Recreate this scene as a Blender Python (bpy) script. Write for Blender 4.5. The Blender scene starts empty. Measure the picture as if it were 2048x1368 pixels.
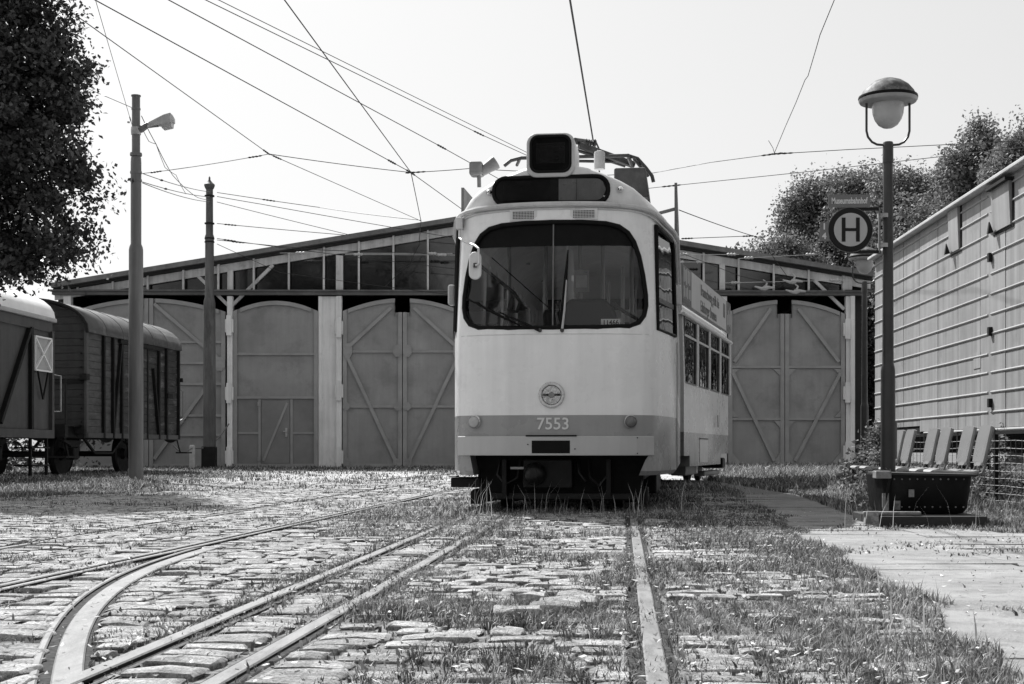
import bpy, bmesh, math, random
import numpy as np
from mathutils import Vector, Matrix

R = math.radians
scene = bpy.context.scene
random.seed(7)
rng = np.random.default_rng(11)

# ------------------------------------------------------------------ camera
F = 2844.0          # focal length in photo pixels (photo 2048 px wide) = 50 mm
HZ = 900.0          # row of the horizon in the photo
H = 0.59            # camera height
CX = 1024.0
cam_d = bpy.data.cameras.new('camera')
cam = bpy.data.objects.new('camera', cam_d)
scene.collection.objects.link(cam)
cam.location = (0, 0, H)
cam.rotation_euler = (R(90), 0, 0)
cam_d.sensor_width = 36.0
cam_d.lens = 36.0 * F / 2048.0
cam_d.shift_y = (HZ - 684.0) / 2048.0
cam_d.clip_start = 0.05
cam_d.clip_end = 3000
scene.camera = cam

# ------------------------------------------------------------------ sky, sun, exposure
SUNV = Vector((0.45, -0.82, -1.0)).normalized()       # direction the light travels
world = bpy.data.worlds.new('World')
scene.world = world
world.use_nodes = True
wn, wl = world.node_tree.nodes, world.node_tree.links
wn.clear()
sky = wn.new('ShaderNodeTexSky')
sky.sky_type = 'NISHITA'
sky.sun_disc = False
sky.sun_elevation = math.asin(-SUNV.z)
sky.sun_rotation = math.atan2(-SUNV.x, -SUNV.y)
sky.air_density = 1.0
sky.dust_density = 3.0
sky.ozone_density = 1.0
bw = wn.new('ShaderNodeRGBToBW')      # the photograph is black and white
hz_ = wn.new('ShaderNodeMath'); hz_.operation = 'POWER'; hz_.inputs[1].default_value = 0.35      # thin even haze over the whole sky
gn_ = wn.new('ShaderNodeMath'); gn_.operation = 'MULTIPLY'; gn_.inputs[1].default_value = 2.5
bg = wn.new('ShaderNodeBackground')
bg.inputs['Strength'].default_value = 0.12
wo = wn.new('ShaderNodeOutputWorld')
wl.new(sky.outputs[0], bw.inputs[0])
wl.new(bw.outputs[0], hz_.inputs[0])
wl.new(hz_.outputs[0], gn_.inputs[0])
wl.new(gn_.outputs[0], bg.inputs['Color'])
wl.new(bg.outputs[0], wo.inputs['Surface'])

sun_d = bpy.data.lights.new('sun', 'SUN')
sun_d.energy = 5.0
sun_d.angle = R(0.55)
sun_d.color = (1, 1, 1)      # the photograph is black and white
sun = bpy.data.objects.new('sun', sun_d)
scene.collection.objects.link(sun)
sun.location = (-20, 40, 50)
sun.rotation_euler = SUNV.to_track_quat('-Z', 'Y').to_euler()

scene.view_settings.view_transform = 'Standard'
scene.view_settings.look = 'None'
scene.view_settings.exposure = 0.66
scene.view_settings.gamma = 1.0
scene.view_settings.use_curve_mapping = False
scene.render.engine = 'CYCLES'
scene.cycles.max_bounces = 6
scene.cycles.transparent_max_bounces = 12
scene.cycles.caustics_reflective = False
scene.cycles.caustics_refractive = False

# ------------------------------------------------------------------ helpers
COL = scene.collection

def P(px, py, Y):
    """point seen at photo pixel px, py at distance Y"""
    return Vector(((px - CX) * Y / F, Y, H - (py - HZ) * Y / F))

def PZ(px, py, z):
    """point of height z seen at photo pixel px, py"""
    return P(px, py, (z - H) * F / (HZ - py))

def G(px, py):
    return PZ(px, py, 0.0)

class MB:
    def __init__(s, M=None):
        s.v, s.f, s.M = [], [], M
    def add(s, vs, fs):
        o = len(s.v)
        for p in vs:
            p = Vector(p)
            s.v.append(s.M @ p if s.M else p)
        for f in fs:
            s.f.append([i + o for i in f])
        return s
    def box(s, x0, x1, y0, y1, z0, z1):
        vs = [(x, y, z) for z in (z0, z1) for y in (y0, y1) for x in (x0, x1)]
        return s.add(vs, [(0, 2, 3, 1), (4, 5, 7, 6), (0, 1, 5, 4), (2, 6, 7, 3), (0, 4, 6, 2), (1, 3, 7, 5)])
    def beam(s, p, q, w, h, up=(0, 0, 1)):
        p, q = Vector(p), Vector(q)
        d = (q - p).normalized()
        side = d.cross(Vector(up))
        if side.length < 1e-4:
            side = d.cross(Vector((0, 1, 0)))
        side.normalize()
        u = side.cross(d).normalized()
        vs = []
        for c in (p, q):
            for a, b in ((-1, -1), (1, -1), (1, 1), (-1, 1)):
                vs.append(c + side * (a * w / 2) + u * (b * h / 2))
        return s.add(vs, [(3, 2, 1, 0), (4, 5, 6, 7), (0, 1, 5, 4), (1, 2, 6, 5), (2, 3, 7, 6), (3, 0, 4, 7)])
    def tube(s, pts, r, n=8, closed=False, cap=True):
        pts = [Vector(p) for p in pts]
        m = len(pts)
        rs = r if isinstance(r, (list, tuple)) else [r] * m
        vs, fs = [], []
        prev = None
        for i, p in enumerate(pts):
            if closed:
                d = pts[(i + 1) % m] - pts[i - 1]
            else:
                d = pts[min(i + 1, m - 1)] - pts[max(i - 1, 0)]
            d.normalize()
            if prev is None:
                a = d.cross(Vector((0, 0, 1)))
                if a.length < 1e-3:
                    a = d.cross(Vector((1, 0, 0)))
            else:
                a = prev - d * prev.dot(d)
                if a.length < 1e-5:
                    a = d.cross(Vector((0, 0, 1)))
            a.normalize()
            prev = a.copy()
            b = d.cross(a)
            for k in range(n):
                t = 2 * math.pi * k / n
                vs.append(p + (a * math.cos(t) + b * math.sin(t)) * rs[i])
        segs = m if closed else m - 1
        for i in range(segs):
            j = (i + 1) % m
            for k in range(n):
                k2 = (k + 1) % n
                fs.append((i * n + k, i * n + k2, j * n + k2, j * n + k))
        if cap and not closed:
            fs.append(tuple(range(n - 1, -1, -1)))
            fs.append(tuple((m - 1) * n + k for k in range(n)))
        return s.add(vs, fs)
    def lathe(s, prof, c=(0, 0, 0), n=20, axis=(0, 0, 1)):
        """prof: (radius, along) pairs"""
        c, ax = Vector(c), Vector(axis).normalized()
        a = ax.cross(Vector((0, 1, 0)))
        if a.length < 1e-3:
            a = ax.cross(Vector((1, 0, 0)))
        a.normalize()
        b = ax.cross(a)
        vs, fs = [], []
        for r, t in prof:
            for k in range(n):
                g = 2 * math.pi * k / n
                vs.append(c + ax * t + (a * math.cos(g) + b * math.sin(g)) * max(r, 1e-4))
        for i in range(len(prof) - 1):
            for k in range(n):
                k2 = (k + 1) % n
                fs.append((i * n + k, i * n + k2, (i + 1) * n + k2, (i + 1) * n + k))
        fs.append(tuple(range(n - 1, -1, -1)))
        fs.append(tuple((len(prof) - 1) * n + k for k in range(n)))
        return s.add(vs, fs)
    def prism(s, poly, depth):
        """poly: 3d points of one face, depth: extrusion vector"""
        d = Vector(depth)
        p0 = [Vector(p) for p in poly]
        n = len(p0)
        vs = p0 + [p + d for p in p0]
        fs = [tuple(range(n - 1, -1, -1)), tuple(range(n, 2 * n))]
        for i in range(n):
            j = (i + 1) % n
            fs.append((i, j, n + j, n + i))
        return s.add(vs, fs)
    def grid(s, rows, closed=False):
        m = len(rows[0])
        vs = [p for r in rows for p in r]
        fs = []
        for i in range(len(rows) - 1):
            for k in range(m if closed else m - 1):
                k2 = (k + 1) % m
                fs.append((i * m + k, i * m + k2, (i + 1) * m + k2, (i + 1) * m + k))
        return s.add(vs, fs)
    def mesh(s, name, recalc=True):
        me = bpy.data.meshes.new(name)
        me.from_pydata([tuple(v) for v in s.v], [], s.f)
        if recalc:
            bm = bmesh.new()
            bm.from_mesh(me)
            bmesh.ops.recalc_face_normals(bm, faces=bm.faces)
            bm.to_mesh(me)
            bm.free()
        return me
    def build(s, name, mat, parent=None, smooth=False, bevel=0, local=False, recalc=True):
        """local=True: vertices are in the parent's frame, else in world space"""
        base = None
        if parent is None and not local and s.v:
            xs = [v.x for v in s.v]; ys = [v.y for v in s.v]; zs = [v.z for v in s.v]
            base = Vector(((min(xs) + max(xs)) / 2, (min(ys) + max(ys)) / 2, min(zs)))
            s.v = [v - base for v in s.v]
        me = s.mesh(name, recalc)
        o = bpy.data.objects.new(name, me)
        COL.objects.link(o)
        if mat:
            me.materials.append(mat)
        if base is not None:
            o.location = base
        if parent is not None:
            o.parent = parent
            if not local:
                o.matrix_parent_inverse = world_matrix(parent).inverted()
        if smooth:
            me.shade_smooth()
            me.set_sharp_from_angle(angle=R(38))
        if bevel:
            b = o.modifiers.new('bevel', 'BEVEL')
            b.width = bevel
            b.segments = 2
            b.limit_method = 'ANGLE'
        return o

def world_matrix(o):
    m = o.matrix_basis.copy()
    if o.parent:
        m = world_matrix(o.parent) @ o.matrix_parent_inverse @ m
    return m

def tag(o, label=None, cat=None, group=None, kind=None):
    if label: o['label'] = label
    if cat: o['category'] = cat
    if group: o['group'] = group
    if kind: o['kind'] = kind
    return o

def thing(name, label, cat, loc=(0, 0, 0), rz=0, group=None):
    o = bpy.data.objects.new(name, None)
    COL.objects.link(o)
    o.empty_display_size = 0.2
    o.location = loc
    o.rotation_euler = (0, 0, rz)
    return tag(o, label, cat, group)

def link_copy(src, parent, name=None):
    c = src.copy()
    COL.objects.link(c)
    c.parent = parent
    return c

def eval_mesh(o):
    dg = bpy.context.evaluated_depsgraph_get()
    return bpy.data.meshes.new_from_object(o.evaluated_get(dg))

def carve(o, cutters, op='DIFFERENCE'):
    """boolean with a list of MBs in the object's own frame"""
    tmp = []
    for c in cutters:
        t = bpy.data.objects.new('cutter', c.mesh('cutter'))
        COL.objects.link(t)
        t.matrix_world = world_matrix(o)
        md = o.modifiers.new('cut', 'BOOLEAN')
        md.operation = op
        md.solver = 'EXACT'
        md.object = t
        tmp.append(t)
    bpy.context.view_layer.update()
    me = eval_mesh(o)
    o.modifiers.clear()
    old = o.data
    o.data = me
    bpy.data.meshes.remove(old)
    for t in tmp:
        m = t.data
        bpy.data.objects.remove(t)
        bpy.data.meshes.remove(m)
    return o

def lettering(name, body, size, mat, parent, M, extrude=0.002, bold=0.0, sx=1.0):
    """text as a mesh; M places it in the parent's frame (text faces local +Z of M)"""
    cu = bpy.data.curves.new(name, 'FONT')
    cu.body = body
    cu.size = size
    cu.align_x = 'CENTER'
    cu.align_y = 'CENTER'
    cu.extrude = extrude
    cu.offset = bold
    cu.resolution_u = 4
    t = bpy.data.objects.new('text', cu)
    COL.objects.link(t)
    bpy.context.view_layer.update()
    me = eval_mesh(t)
    bpy.data.objects.remove(t)
    bpy.data.curves.remove(cu)
    me.transform(M @ Matrix.Diagonal((sx, 1, 1, 1)))
    me.materials.clear()
    me.materials.append(mat)
    o = bpy.data.objects.new(name, me)
    COL.objects.link(o)
    o.parent = parent
    return o

def facing(loc, xdir, ydir):
    x = Vector(xdir).normalized(); y = Vector(ydir).normalized()
    z = x.cross(y)
    M = Matrix((x, y, z)).transposed().to_4x4()
    M.translation = Vector(loc)
    return M

def lerp(a, b, t):
    return a + (b - a) * t

# ------------------------------------------------------------------ materials
def node(nt, kind, **kw):
    n = nt.nodes.new(kind)
    for k, v in kw.items():
        setattr(n, k, v)
    return n

def mat(name, v, rough=0.6, var=0.18, scale=3.0, spec=0.5, metal=0.0, bump=0.0, bscale=60.0,
        streak=0.0, dirt=0.0, dirt_v=0.1, dirt_scale=6.0, dirt_lo=0.55, stretch=(1, 1, 1), coat=0.0, detail=6.0):
    m = bpy.data.materials.new(name)
    m.use_nodes = True
    nt = m.node_tree
    nt.nodes.clear()
    out = node(nt, 'ShaderNodeOutputMaterial')
    bs = node(nt, 'ShaderNodeBsdfPrincipled')
    nt.links.new(bs.outputs[0], out.inputs[0])
    tc = node(nt, 'ShaderNodeTexCoord')
    def noise(sc, st, det=detail, ro=0.6):
        mp = node(nt, 'ShaderNodeMapping')
        mp.inputs['Scale'].default_value = st
        nt.links.new(tc.outputs['Object'], mp.inputs[0])
        n = node(nt, 'ShaderNodeTexNoise')
        n.inputs['Scale'].default_value = sc
        n.inputs['Detail'].default_value = det
        n.inputs['Roughness'].default_value = ro
        nt.links.new(mp.outputs[0], n.inputs['Vector'])
        return n.outputs['Fac']
    def rng_(sock, a, b, lo, hi):
        r = node(nt, 'ShaderNodeMapRange')
        r.inputs['From Min'].default_value = a
        r.inputs['From Max'].default_value = b
        r.inputs['To Min'].default_value = lo
        r.inputs['To Max'].default_value = hi
        nt.links.new(sock, r.inputs['Value'])
        return r.outputs[0]
    def mul(a, b):
        k = node(nt, 'ShaderNodeMath', operation='MULTIPLY')
        nt.links.new(a, k.inputs[0])
        if isinstance(b, float):
            k.inputs[1].default_value = b
        else:
            nt.links.new(b, k.inputs[1])
        return k.outputs[0]
    cur = rng_(noise(scale, stretch), 0.3, 0.7, v * (1 - var), v * (1 + var))
    if streak:
        cur = mul(cur, rng_(noise(7.0, (1, 1, 0.06), 5, 0.65), 0.35, 0.7, 1.0 + streak * 0.3, 1.0 - streak))
    if dirt:
        f = rng_(noise(dirt_scale, stretch, 8, 0.7), dirt_lo, dirt_lo + 0.12, 0.0, dirt)
        mx = node(nt, 'ShaderNodeMix', data_type='FLOAT')
        nt.links.new(f, mx.inputs[0])
        nt.links.new(cur, mx.inputs[2])
        mx.inputs[3].default_value = dirt_v
        cur = mx.outputs[0]
    nt.links.new(cur, bs.inputs['Base Color'])
    rr = rng_(noise(scale * 2.3, stretch), 0.3, 0.7, max(rough - 0.1, 0.03), min(rough + 0.1, 1))
    nt.links.new(rr, bs.inputs['Roughness'])
    bs.inputs['Metallic'].default_value = metal
    bs.inputs['Specular IOR Level'].default_value = spec
    if coat:
        bs.inputs['Coat Weight'].default_value = coat
        bs.inputs['Coat Roughness'].default_value = 0.12
    if bump:
        b = node(nt, 'ShaderNodeBump')
        b.inputs['Strength'].default_value = bump
        b.inputs['Distance'].default_value = 0.02
        nt.links.new(noise(bscale, stretch, 6, 0.65), b.inputs['Height'])
        nt.links.new(b.outputs[0], bs.inputs['Normal'])
    return m

def tone_mat(name, rough=0.7, translucent=0.0, mulv=1.0, spec=0.3):
    """colour from the per-face 'tone' attribute of the mesh (blade to blade, leaf to leaf)"""
    m = bpy.data.materials.new(name)
    m.use_nodes = True
    nt = m.node_tree
    bs = nt.nodes['Principled BSDF']
    out = nt.nodes['Material Output']
    at = node(nt, 'ShaderNodeAttribute', attribute_name='tone')
    k = node(nt, 'ShaderNodeMath', operation='MULTIPLY')
    nt.links.new(at.outputs['Fac'], k.inputs[0])
    k.inputs[1].default_value = mulv
    nt.links.new(k.outputs[0], bs.inputs['Base Color'])
    bs.inputs['Roughness'].default_value = rough
    bs.inputs['Specular IOR Level'].default_value = spec
    if translucent:
        tr = node(nt, 'ShaderNodeBsdfTranslucent')
        nt.links.new(k.outputs[0], tr.inputs[0])
        mx = node(nt, 'ShaderNodeMixShader')
        mx.inputs[0].default_value = translucent
        nt.links.new(bs.outputs[0], mx.inputs[1])
        nt.links.new(tr.outputs[0], mx.inputs[2])
        nt.links.new(mx.outputs[0], out.inputs[0])
    return m

def glass_mat(name, tint=0.85, ior=1.5, rough=0.01, wav=0.0, dust=0.0):
    m = bpy.data.materials.new(name)
    m.use_nodes = True
    nt = m.node_tree
    nt.nodes.clear()
    out = node(nt, 'ShaderNodeOutputMaterial')
    tr = node(nt, 'ShaderNodeBsdfTransparent')
    tr.inputs[0].default_value = (tint, tint, tint, 1)
    gl = node(nt, 'ShaderNodeBsdfGlossy')
    gl.inputs['Roughness'].default_value = rough
    fr = node(nt, 'ShaderNodeFresnel')
    fr.inputs[0].default_value = ior
    if wav:
        tc = node(nt, 'ShaderNodeTexCoord')
        n = node(nt, 'ShaderNodeTexNoise')
        n.inputs['Scale'].default_value = 2.2
        nt.links.new(tc.outputs['Object'], n.inputs['Vector'])
        b = node(nt, 'ShaderNodeBump')
        b.inputs['Strength'].default_value = wav
        b.inputs['Distance'].default_value = 0.02
        nt.links.new(n.outputs[0], b.inputs['Height'])
        nt.links.new(b.outputs[0], gl.inputs['Normal'])
    mx = node(nt, 'ShaderNodeMixShader')
    nt.links.new(fr.outputs[0], mx.inputs[0])
    nt.links.new(tr.outputs[0], mx.inputs[1])
    nt.links.new(gl.outputs[0], mx.inputs[2])
    last = mx.outputs[0]
    if dust:
        df = node(nt, 'ShaderNodeBsdfDiffuse')
        df.inputs[0].default_value = (0.5, 0.5, 0.5, 1)
        m2 = node(nt, 'ShaderNodeMixShader')
        m2.inputs[0].default_value = dust
        nt.links.new(last, m2.inputs[1])
        nt.links.new(df.outputs[0], m2.inputs[2])
        last = m2.outputs[0]
    nt.links.new(last, out.inputs[0])
    return m

M = {}
M['black_iron'] = mat('black_iron', 0.010, 0.5, 0.4, 8, spec=0.2, dirt=0.4, dirt_v=0.03)
M['rubber'] = mat('rubber', 0.006, 0.5, 0.2, 8, spec=0.12)
M['dark_metal'] = mat('dark_metal', 0.05, 0.5, 0.35, 9, dirt=0.5, dirt_v=0.1)
M['grey_metal'] = mat('grey_metal', 0.16, 0.5, 0.25, 9, dirt=0.4, dirt_v=0.08)
M['light_metal'] = mat('light_metal', 0.42, 0.45, 0.2, 9, dirt=0.3, dirt_v=0.2)
M['chrome'] = mat('chrome', 0.75, 0.15, 0.1, 9, metal=1.0)
M['wire'] = mat('wire', 0.015, 0.6, 0.1, 3)
M['glass'] = glass_mat('glass', 0.95, 1.52, 0.01, 0.12, 0.012)
M['clear'] = glass_mat('clear', 0.95, 1.4, 0.01)
M['side_glass'] = glass_mat('side_glass', 0.22, 2.1, 0.008, 0.2)
M['rear_glass'] = glass_mat('rear_glass', 0.05, 2.0, 0.01, 0.6)
M['white'] = mat('white_card', 0.75, 0.6, 0.05)
# ------------------------------------------------------------------ noise on the plane (numpy)
def vnoise(x, y, sc, seed=0):
    x = np.asarray(x, float) * sc; y = np.asarray(y, float) * sc
    xi = np.floor(x).astype(np.int64); yi = np.floor(y).astype(np.int64)
    xf = x - xi; yf = y - yi
    def h(a, b):
        n = (a * 374761393 + b * 668265263 + seed * 974634777) & 0x7fffffff
        n = ((n ^ (n >> 13)) * 1274126177) & 0x7fffffff
        return ((n ^ (n >> 16)) & 0xffff) / 65535.0
    u = xf * xf * (3 - 2 * xf); v = yf * yf * (3 - 2 * yf)
    return (h(xi, yi) * (1 - u) + h(xi + 1, yi) * u) * (1 - v) + (h(xi, yi + 1) * (1 - u) + h(xi + 1, yi + 1) * u) * v

def fnoise(x, y, sc, seed=0, octs=3):
    t = 0; a = 0.5; s = 0
    for i in range(octs):
        t = t + a * vnoise(x, y, sc * 2 ** i, seed + i * 17); s += a; a *= 0.55
    return t / s

# ------------------------------------------------------------------ track lines
def rail_r(Y):
    Y = np.asarray(Y, float)
    return 0.386 + 0.078 * (Y - 3.84) + 0.006 * np.clip(Y - 15, 0, 30) ** 2
def rail_n(Y): return rail_r(Y) - 1.104
def rail_w(Y): return rail_r(Y) - 1.46
def rail_a(Y): return -2.11 + 0.085 * (np.asarray(Y, float) - 6.04)
def rail_c(Y): return rail_a(Y) - 1.12
CURVE_B = [(-1.03, 3.2), (-1.21, 3.85), (-1.37, 4.35), (-1.49, 4.84), (-1.6, 5.47), (-1.7, 6.05), (-1.76, 6.6), (-1.795, 7.15), (-1.81, 7.7), (-1.80, 8.3), (-1.79, 8.8)]
_by = np.array([p[1] for p in CURVE_B]); _bx = np.array([p[0] for p in CURVE_B])
_bp = np.polyfit(_by, _bx, 4)
def rail_b(Y): return np.polyval(_bp, np.clip(np.asarray(Y, float), 3.0, 9.0))
# left and right edge of the slab path
_py = np.array([3.0, 3.84, 5.0, 6.7, 8.2, 9.6, 12.5, 16.8, 19.0])
_pl = np.array([1.22, 1.30, 1.45, 1.66, 1.78, 1.92, 2.25, 2.72, 2.95])
def path_l(Y): return np.interp(Y, _py, _pl)
_ry = np.array([3.0, 9.6, 10.4, 12.0, 16.8, 19.0])
_rr = np.array([4.2, 4.6, 2.75, 2.95, 3.5, 3.75])
def path_r(Y): return np.interp(Y, _ry, _rr)
TR0 = Vector((0.365, 12.81, 0)); TRA = R(7.03)
def tram_uw(X, Y):
    dx = np.asarray(X) - TR0.x; dy = np.asarray(Y) - TR0.y
    return dx * math.cos(TRA) - dy * math.sin(TRA), dx * math.sin(TRA) + dy * math.cos(TRA)

# ------------------------------------------------------------------ ground sheet
def paved(X, Y):
    """1 where the yard is stone and sand, 0 where it is turf"""
    n = fnoise(X, Y, 0.35, 3) - 0.5
    left = 1 / (1 + np.exp(-(X + 6.2 + 0.16 * (Y - 14) - 0.35 * np.clip(Y - 17, 0, 9) + n * 5) * 2.5))
    left = np.where(Y > 31, 1 / (1 + np.exp(-(X + 7.5 + n * 6) * 2)), left)
    right = 1 / (1 + np.exp((X - (path_l(Y) + 3.0 + np.clip(Y - 20, 0, 20) * 0.3) + n * 3) * 2.5))
    far = 1 / (1 + np.exp((Y - 42.6 + n * 2.5) * 2.0))
    return left * right * far

gx = np.concatenate([[-900, -400, -150, -70], np.arange(-30, 16, 0.25), [20, 40, 90, 200, 500, 900]])
gy = np.concatenate([[-300, -120, -50, -20, -6], np.arange(0, 50, 0.25), [60, 90, 160, 400, 1200, 2200]])
XX, YY = np.meshgrid(gx, gy)
zz = np.zeros_like(XX)
turf = 1 - paved(XX, YY)
zz += np.where((YY > 1) & (YY < 49) & (np.abs(XX) < 29), turf * (fnoise(XX, YY, 0.9, 5) - 0.4) * 0.09, 0)
nv = XX.size
me = bpy.data.meshes.new('ground')
W_ = len(gx); H_ = len(gy)
idx = np.arange(nv).reshape(H_, W_)
quads = np.stack([idx[:-1, :-1], idx[:-1, 1:], idx[1:, 1:], idx[1:, :-1]], -1).reshape(-1, 4)
me.from_pydata(np.stack([XX, YY, zz], -1).reshape(-1, 3).tolist(), [], quads.tolist())
at = me.attributes.new('turf', 'FLOAT', 'POINT')
at.data.foreach_set('value', turf.reshape(-1).astype(np.float32))
gm = bpy.data.materials.new('ground_soil')
gm.use_nodes = True
nt = gm.node_tree
bs = nt.nodes['Principled BSDF']
bs.inputs['Roughness'].default_value = 0.95
bs.inputs['Specular IOR Level'].default_value = 0.1
tc = node(nt, 'ShaderNodeTexCoord')
def _n(sc, det=8, ro=0.65, st=(1, 1, 1)):
    mp = node(nt, 'ShaderNodeMapping'); mp.inputs['Scale'].default_value = st
    n = node(nt, 'ShaderNodeTexNoise'); n.inputs['Scale'].default_value = sc
    n.inputs['Detail'].default_value = det; n.inputs['Roughness'].default_value = ro
    nt.links.new(tc.outputs['Object'], mp.inputs[0]); nt.links.new(mp.outputs[0], n.inputs['Vector'])
    return n.outputs['Fac']
def _r(s, a, b, lo, hi):
    r = node(nt, 'ShaderNodeMapRange')
    for k, v in zip(('From Min', 'From Max', 'To Min', 'To Max'), (a, b, lo, hi)):
        r.inputs[k].default_value = v
    nt.links.new(s, r.inputs['Value']); return r.outputs[0]
soil = _r(_n(20, 10, .75), 0.36, 0.64, 0.07, 0.34)
grassy = _r(_n(14, st=(1, 1, 1)), 0.3, 0.7, 0.07, 0.22)
ta = node(nt, 'ShaderNodeAttribute', attribute_name='turf')
mx = node(nt, 'ShaderNodeMix', data_type='FLOAT')
nt.links.new(ta.outputs['Fac'], mx.inputs[0]); nt.links.new(soil, mx.inputs[2]); nt.links.new(grassy, mx.inputs[3])
# beyond the built stones the paving is read from the material: pale setts with dark joints
sx = node(nt, 'ShaderNodeSeparateXYZ'); nt.links.new(tc.outputs['Object'], sx.inputs[0])
farm = _r(sx.outputs[1], 24.5, 27.5, 0.0, 1.0)
br = node(nt, 'ShaderNodeTexBrick')
br.inputs['Scale'].default_value = 1.0
br.inputs['Brick Width'].default_value = 0.24; br.inputs['Row Height'].default_value = 0.17
br.inputs['Mortar Size'].default_value = 0.016; br.inputs['Bias'].default_value = -0.2
br.inputs['Color1'].default_value = (0.62, 0.62, 0.62, 1); br.inputs['Color2'].default_value = (0.42, 0.42, 0.42, 1)
br.inputs['Mortar'].default_value = (0.2, 0.2, 0.2, 1)
nt.links.new(tc.outputs['Object'], br.inputs['Vector'])
pn = node(nt, 'ShaderNodeMath', operation='MULTIPLY')
nt.links.new(br.outputs['Color'], pn.inputs[0]); nt.links.new(_r(_n(1.6), 0.35, 0.62, 0.6, 1.1), pn.inputs[1])
inv = node(nt, 'ShaderNodeMath', operation='SUBTRACT'); inv.inputs[0].default_value = 1.0
nt.links.new(ta.outputs['Fac'], inv.inputs[1])
fm = node(nt, 'ShaderNodeMath', operation='MULTIPLY'); nt.links.new(farm, fm.inputs[0]); nt.links.new(inv.outputs[0], fm.inputs[1])
m2 = node(nt, 'ShaderNodeMix', data_type='FLOAT')
nt.links.new(fm.outputs[0], m2.inputs[0]); nt.links.new(mx.outputs[0], m2.inputs[2]); nt.links.new(pn.outputs[0], m2.inputs[3])
nt.links.new(m2.outputs[0], bs.inputs['Base Color'])
b = node(nt, 'ShaderNodeBump'); b.inputs['Strength'].default_value = 0.9; b.inputs['Distance'].default_value = 0.03
nt.links.new(_n(22), b.inputs['Height']); nt.links.new(b.outputs[0], bs.inputs['Normal'])
me.materials.append(gm)
ground = bpy.data.objects.new('ground', me)
COL.objects.link(ground)
tag(ground, 'dusty yard ground with turf around the setts', kind='structure')

# ------------------------------------------------------------------ setts (cobbles)
yard = bpy.data.objects.new('cobbled_yard', None)
COL.objects.link(yard)
tag(yard, 'worn pale cobbled yard between the rails', kind='structure')
stone_mat = bpy.data.materials.new('sett_stone')
stone_mat.use_nodes = True
nt = stone_mat.node_tree
bs = nt.nodes['Principled BSDF']
bs.inputs['Roughness'].default_value = 0.85
bs.inputs['Specular IOR Level'].default_value = 0.25
tc = node(nt, 'ShaderNodeTexCoord')
ge = node(nt, 'ShaderNodeNewGeometry')
def _nw(sc, det=8, ro=0.7):
    n = node(nt, 'ShaderNodeTexNoise'); n.inputs['Scale'].default_value = sc
    n.inputs['Detail'].default_value = det; n.inputs['Roughness'].default_value = ro
    nt.links.new(ge.outputs['Position'], n.inputs['Vector']); return n.outputs['Fac']
ri = node(nt, 'ShaderNodeObjectInfo')
isl = node(nt, 'ShaderNodeMath', operation='ADD')
nt.links.new(ge.outputs['Random Per Island'], isl.inputs[0]); nt.links.new(ri.outputs['Random'], isl.inputs[1])
fr = node(nt, 'ShaderNodeMath', operation='FRACT'); nt.links.new(isl.outputs[0], fr.inputs[0])
base = _r(fr.outputs[0], 0, 1, 0.30, 0.50)
grain = _r(_nw(85, 10, 0.82), 0.38, 0.58, 0.34, 1.3)
blot = _r(_nw(13), 0.36, 0.58, 0.55, 1.12)
k1 = node(nt, 'ShaderNodeMath', operation='MULTIPLY'); nt.links.new(base, k1.inputs[0]); nt.links.new(grain, k1.inputs[1])
k2 = node(nt, 'ShaderNodeMath', operation='MULTIPLY'); nt.links.new(k1.outputs[0], k2.inputs[0]); nt.links.new(blot, k2.inputs[1])
nt.links.new(k2.outputs[0], bs.inputs['Base Color'])
b = node(nt, 'ShaderNodeBump'); b.inputs['Strength'].default_value = 0.75; b.inputs['Distance'].default_value = 0.025
nt.links.new(_nw(42, 9, 0.74), b.inputs['Height']); nt.links.new(b.outputs[0], bs.inputs['Normal'])

NX = NY = 5
def stone_geo(seed):
    """unit stone: domed top, worn edges; x, y in -.5...5, z 0..1"""
    r = np.random.default_rng(seed)
    t = np.array([-0.5, -0.44, 0.0, 0.44, 0.5])
    vs = []
    cx = r.uniform(-0.16, 0.16, 4)
    for j, ty in enumerate(t):
        for i, tx in enumerate(t):
            ex = abs(i - 2) == 2; ey = abs(j - 2) == 2
            z = 0.86 - 0.12 * (abs(tx) / 0.5) ** 2 - 0.12 * (abs(ty) / 0.5) ** 2 + r.uniform(-0.12, 0.12)
            if ex or ey: z = 0.52 + r.uniform(-0.14, 0.10)
            x = tx * (1 - (0.10 if ex and abs(j - 2) == 2 else 0)) + r.uniform(-0.035, 0.035)
            y = ty * (1 - (0.16 if ey and abs(i - 2) == 2 else 0)) + r.uniform(-0.04, 0.04)
            x += cx[0] * ty * 0.5; y += cx[1] * tx * 0.35
            vs.append((x, y, z))
    fs = []
    for j in range(NY - 1):
        for i in range(NX - 1):
            a = j * NX + i
            fs.append((a, a + 1, a + NX + 1, a + NX))
    per = [i for i in range(NX)] + [j * NX + NX - 1 for j in range(1, NY)] + [(NY - 1) * NX + i for i in range(NX - 2, -1, -1)] + [j * NX for j in range(NY - 2, 0, -1)]
    # the sides go down in four long faces
    c = [0, NX - 1, NX * NY - 1, NX * (NY - 1)]
    o = len(vs)
    for q in c:
        vs.append((vs[q][0], vs[q][1], -0.7))
    n = NX - 1
    for s_ in range(4):
        ring = [per[(s_ * n + k) % len(per)] for k in range(n + 1)]
        fs.append(tuple(ring[::-1]) + (o + s_, o + (s_ + 1) % 4))
    return np.array(vs), fs
VARS = [stone_geo(100 + i) for i in range(14)]
ROT = R(-4.4)
stones = []      # x, y, sx, sy, h, rz, variant
row = 3.1
ri_ = 0
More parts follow.
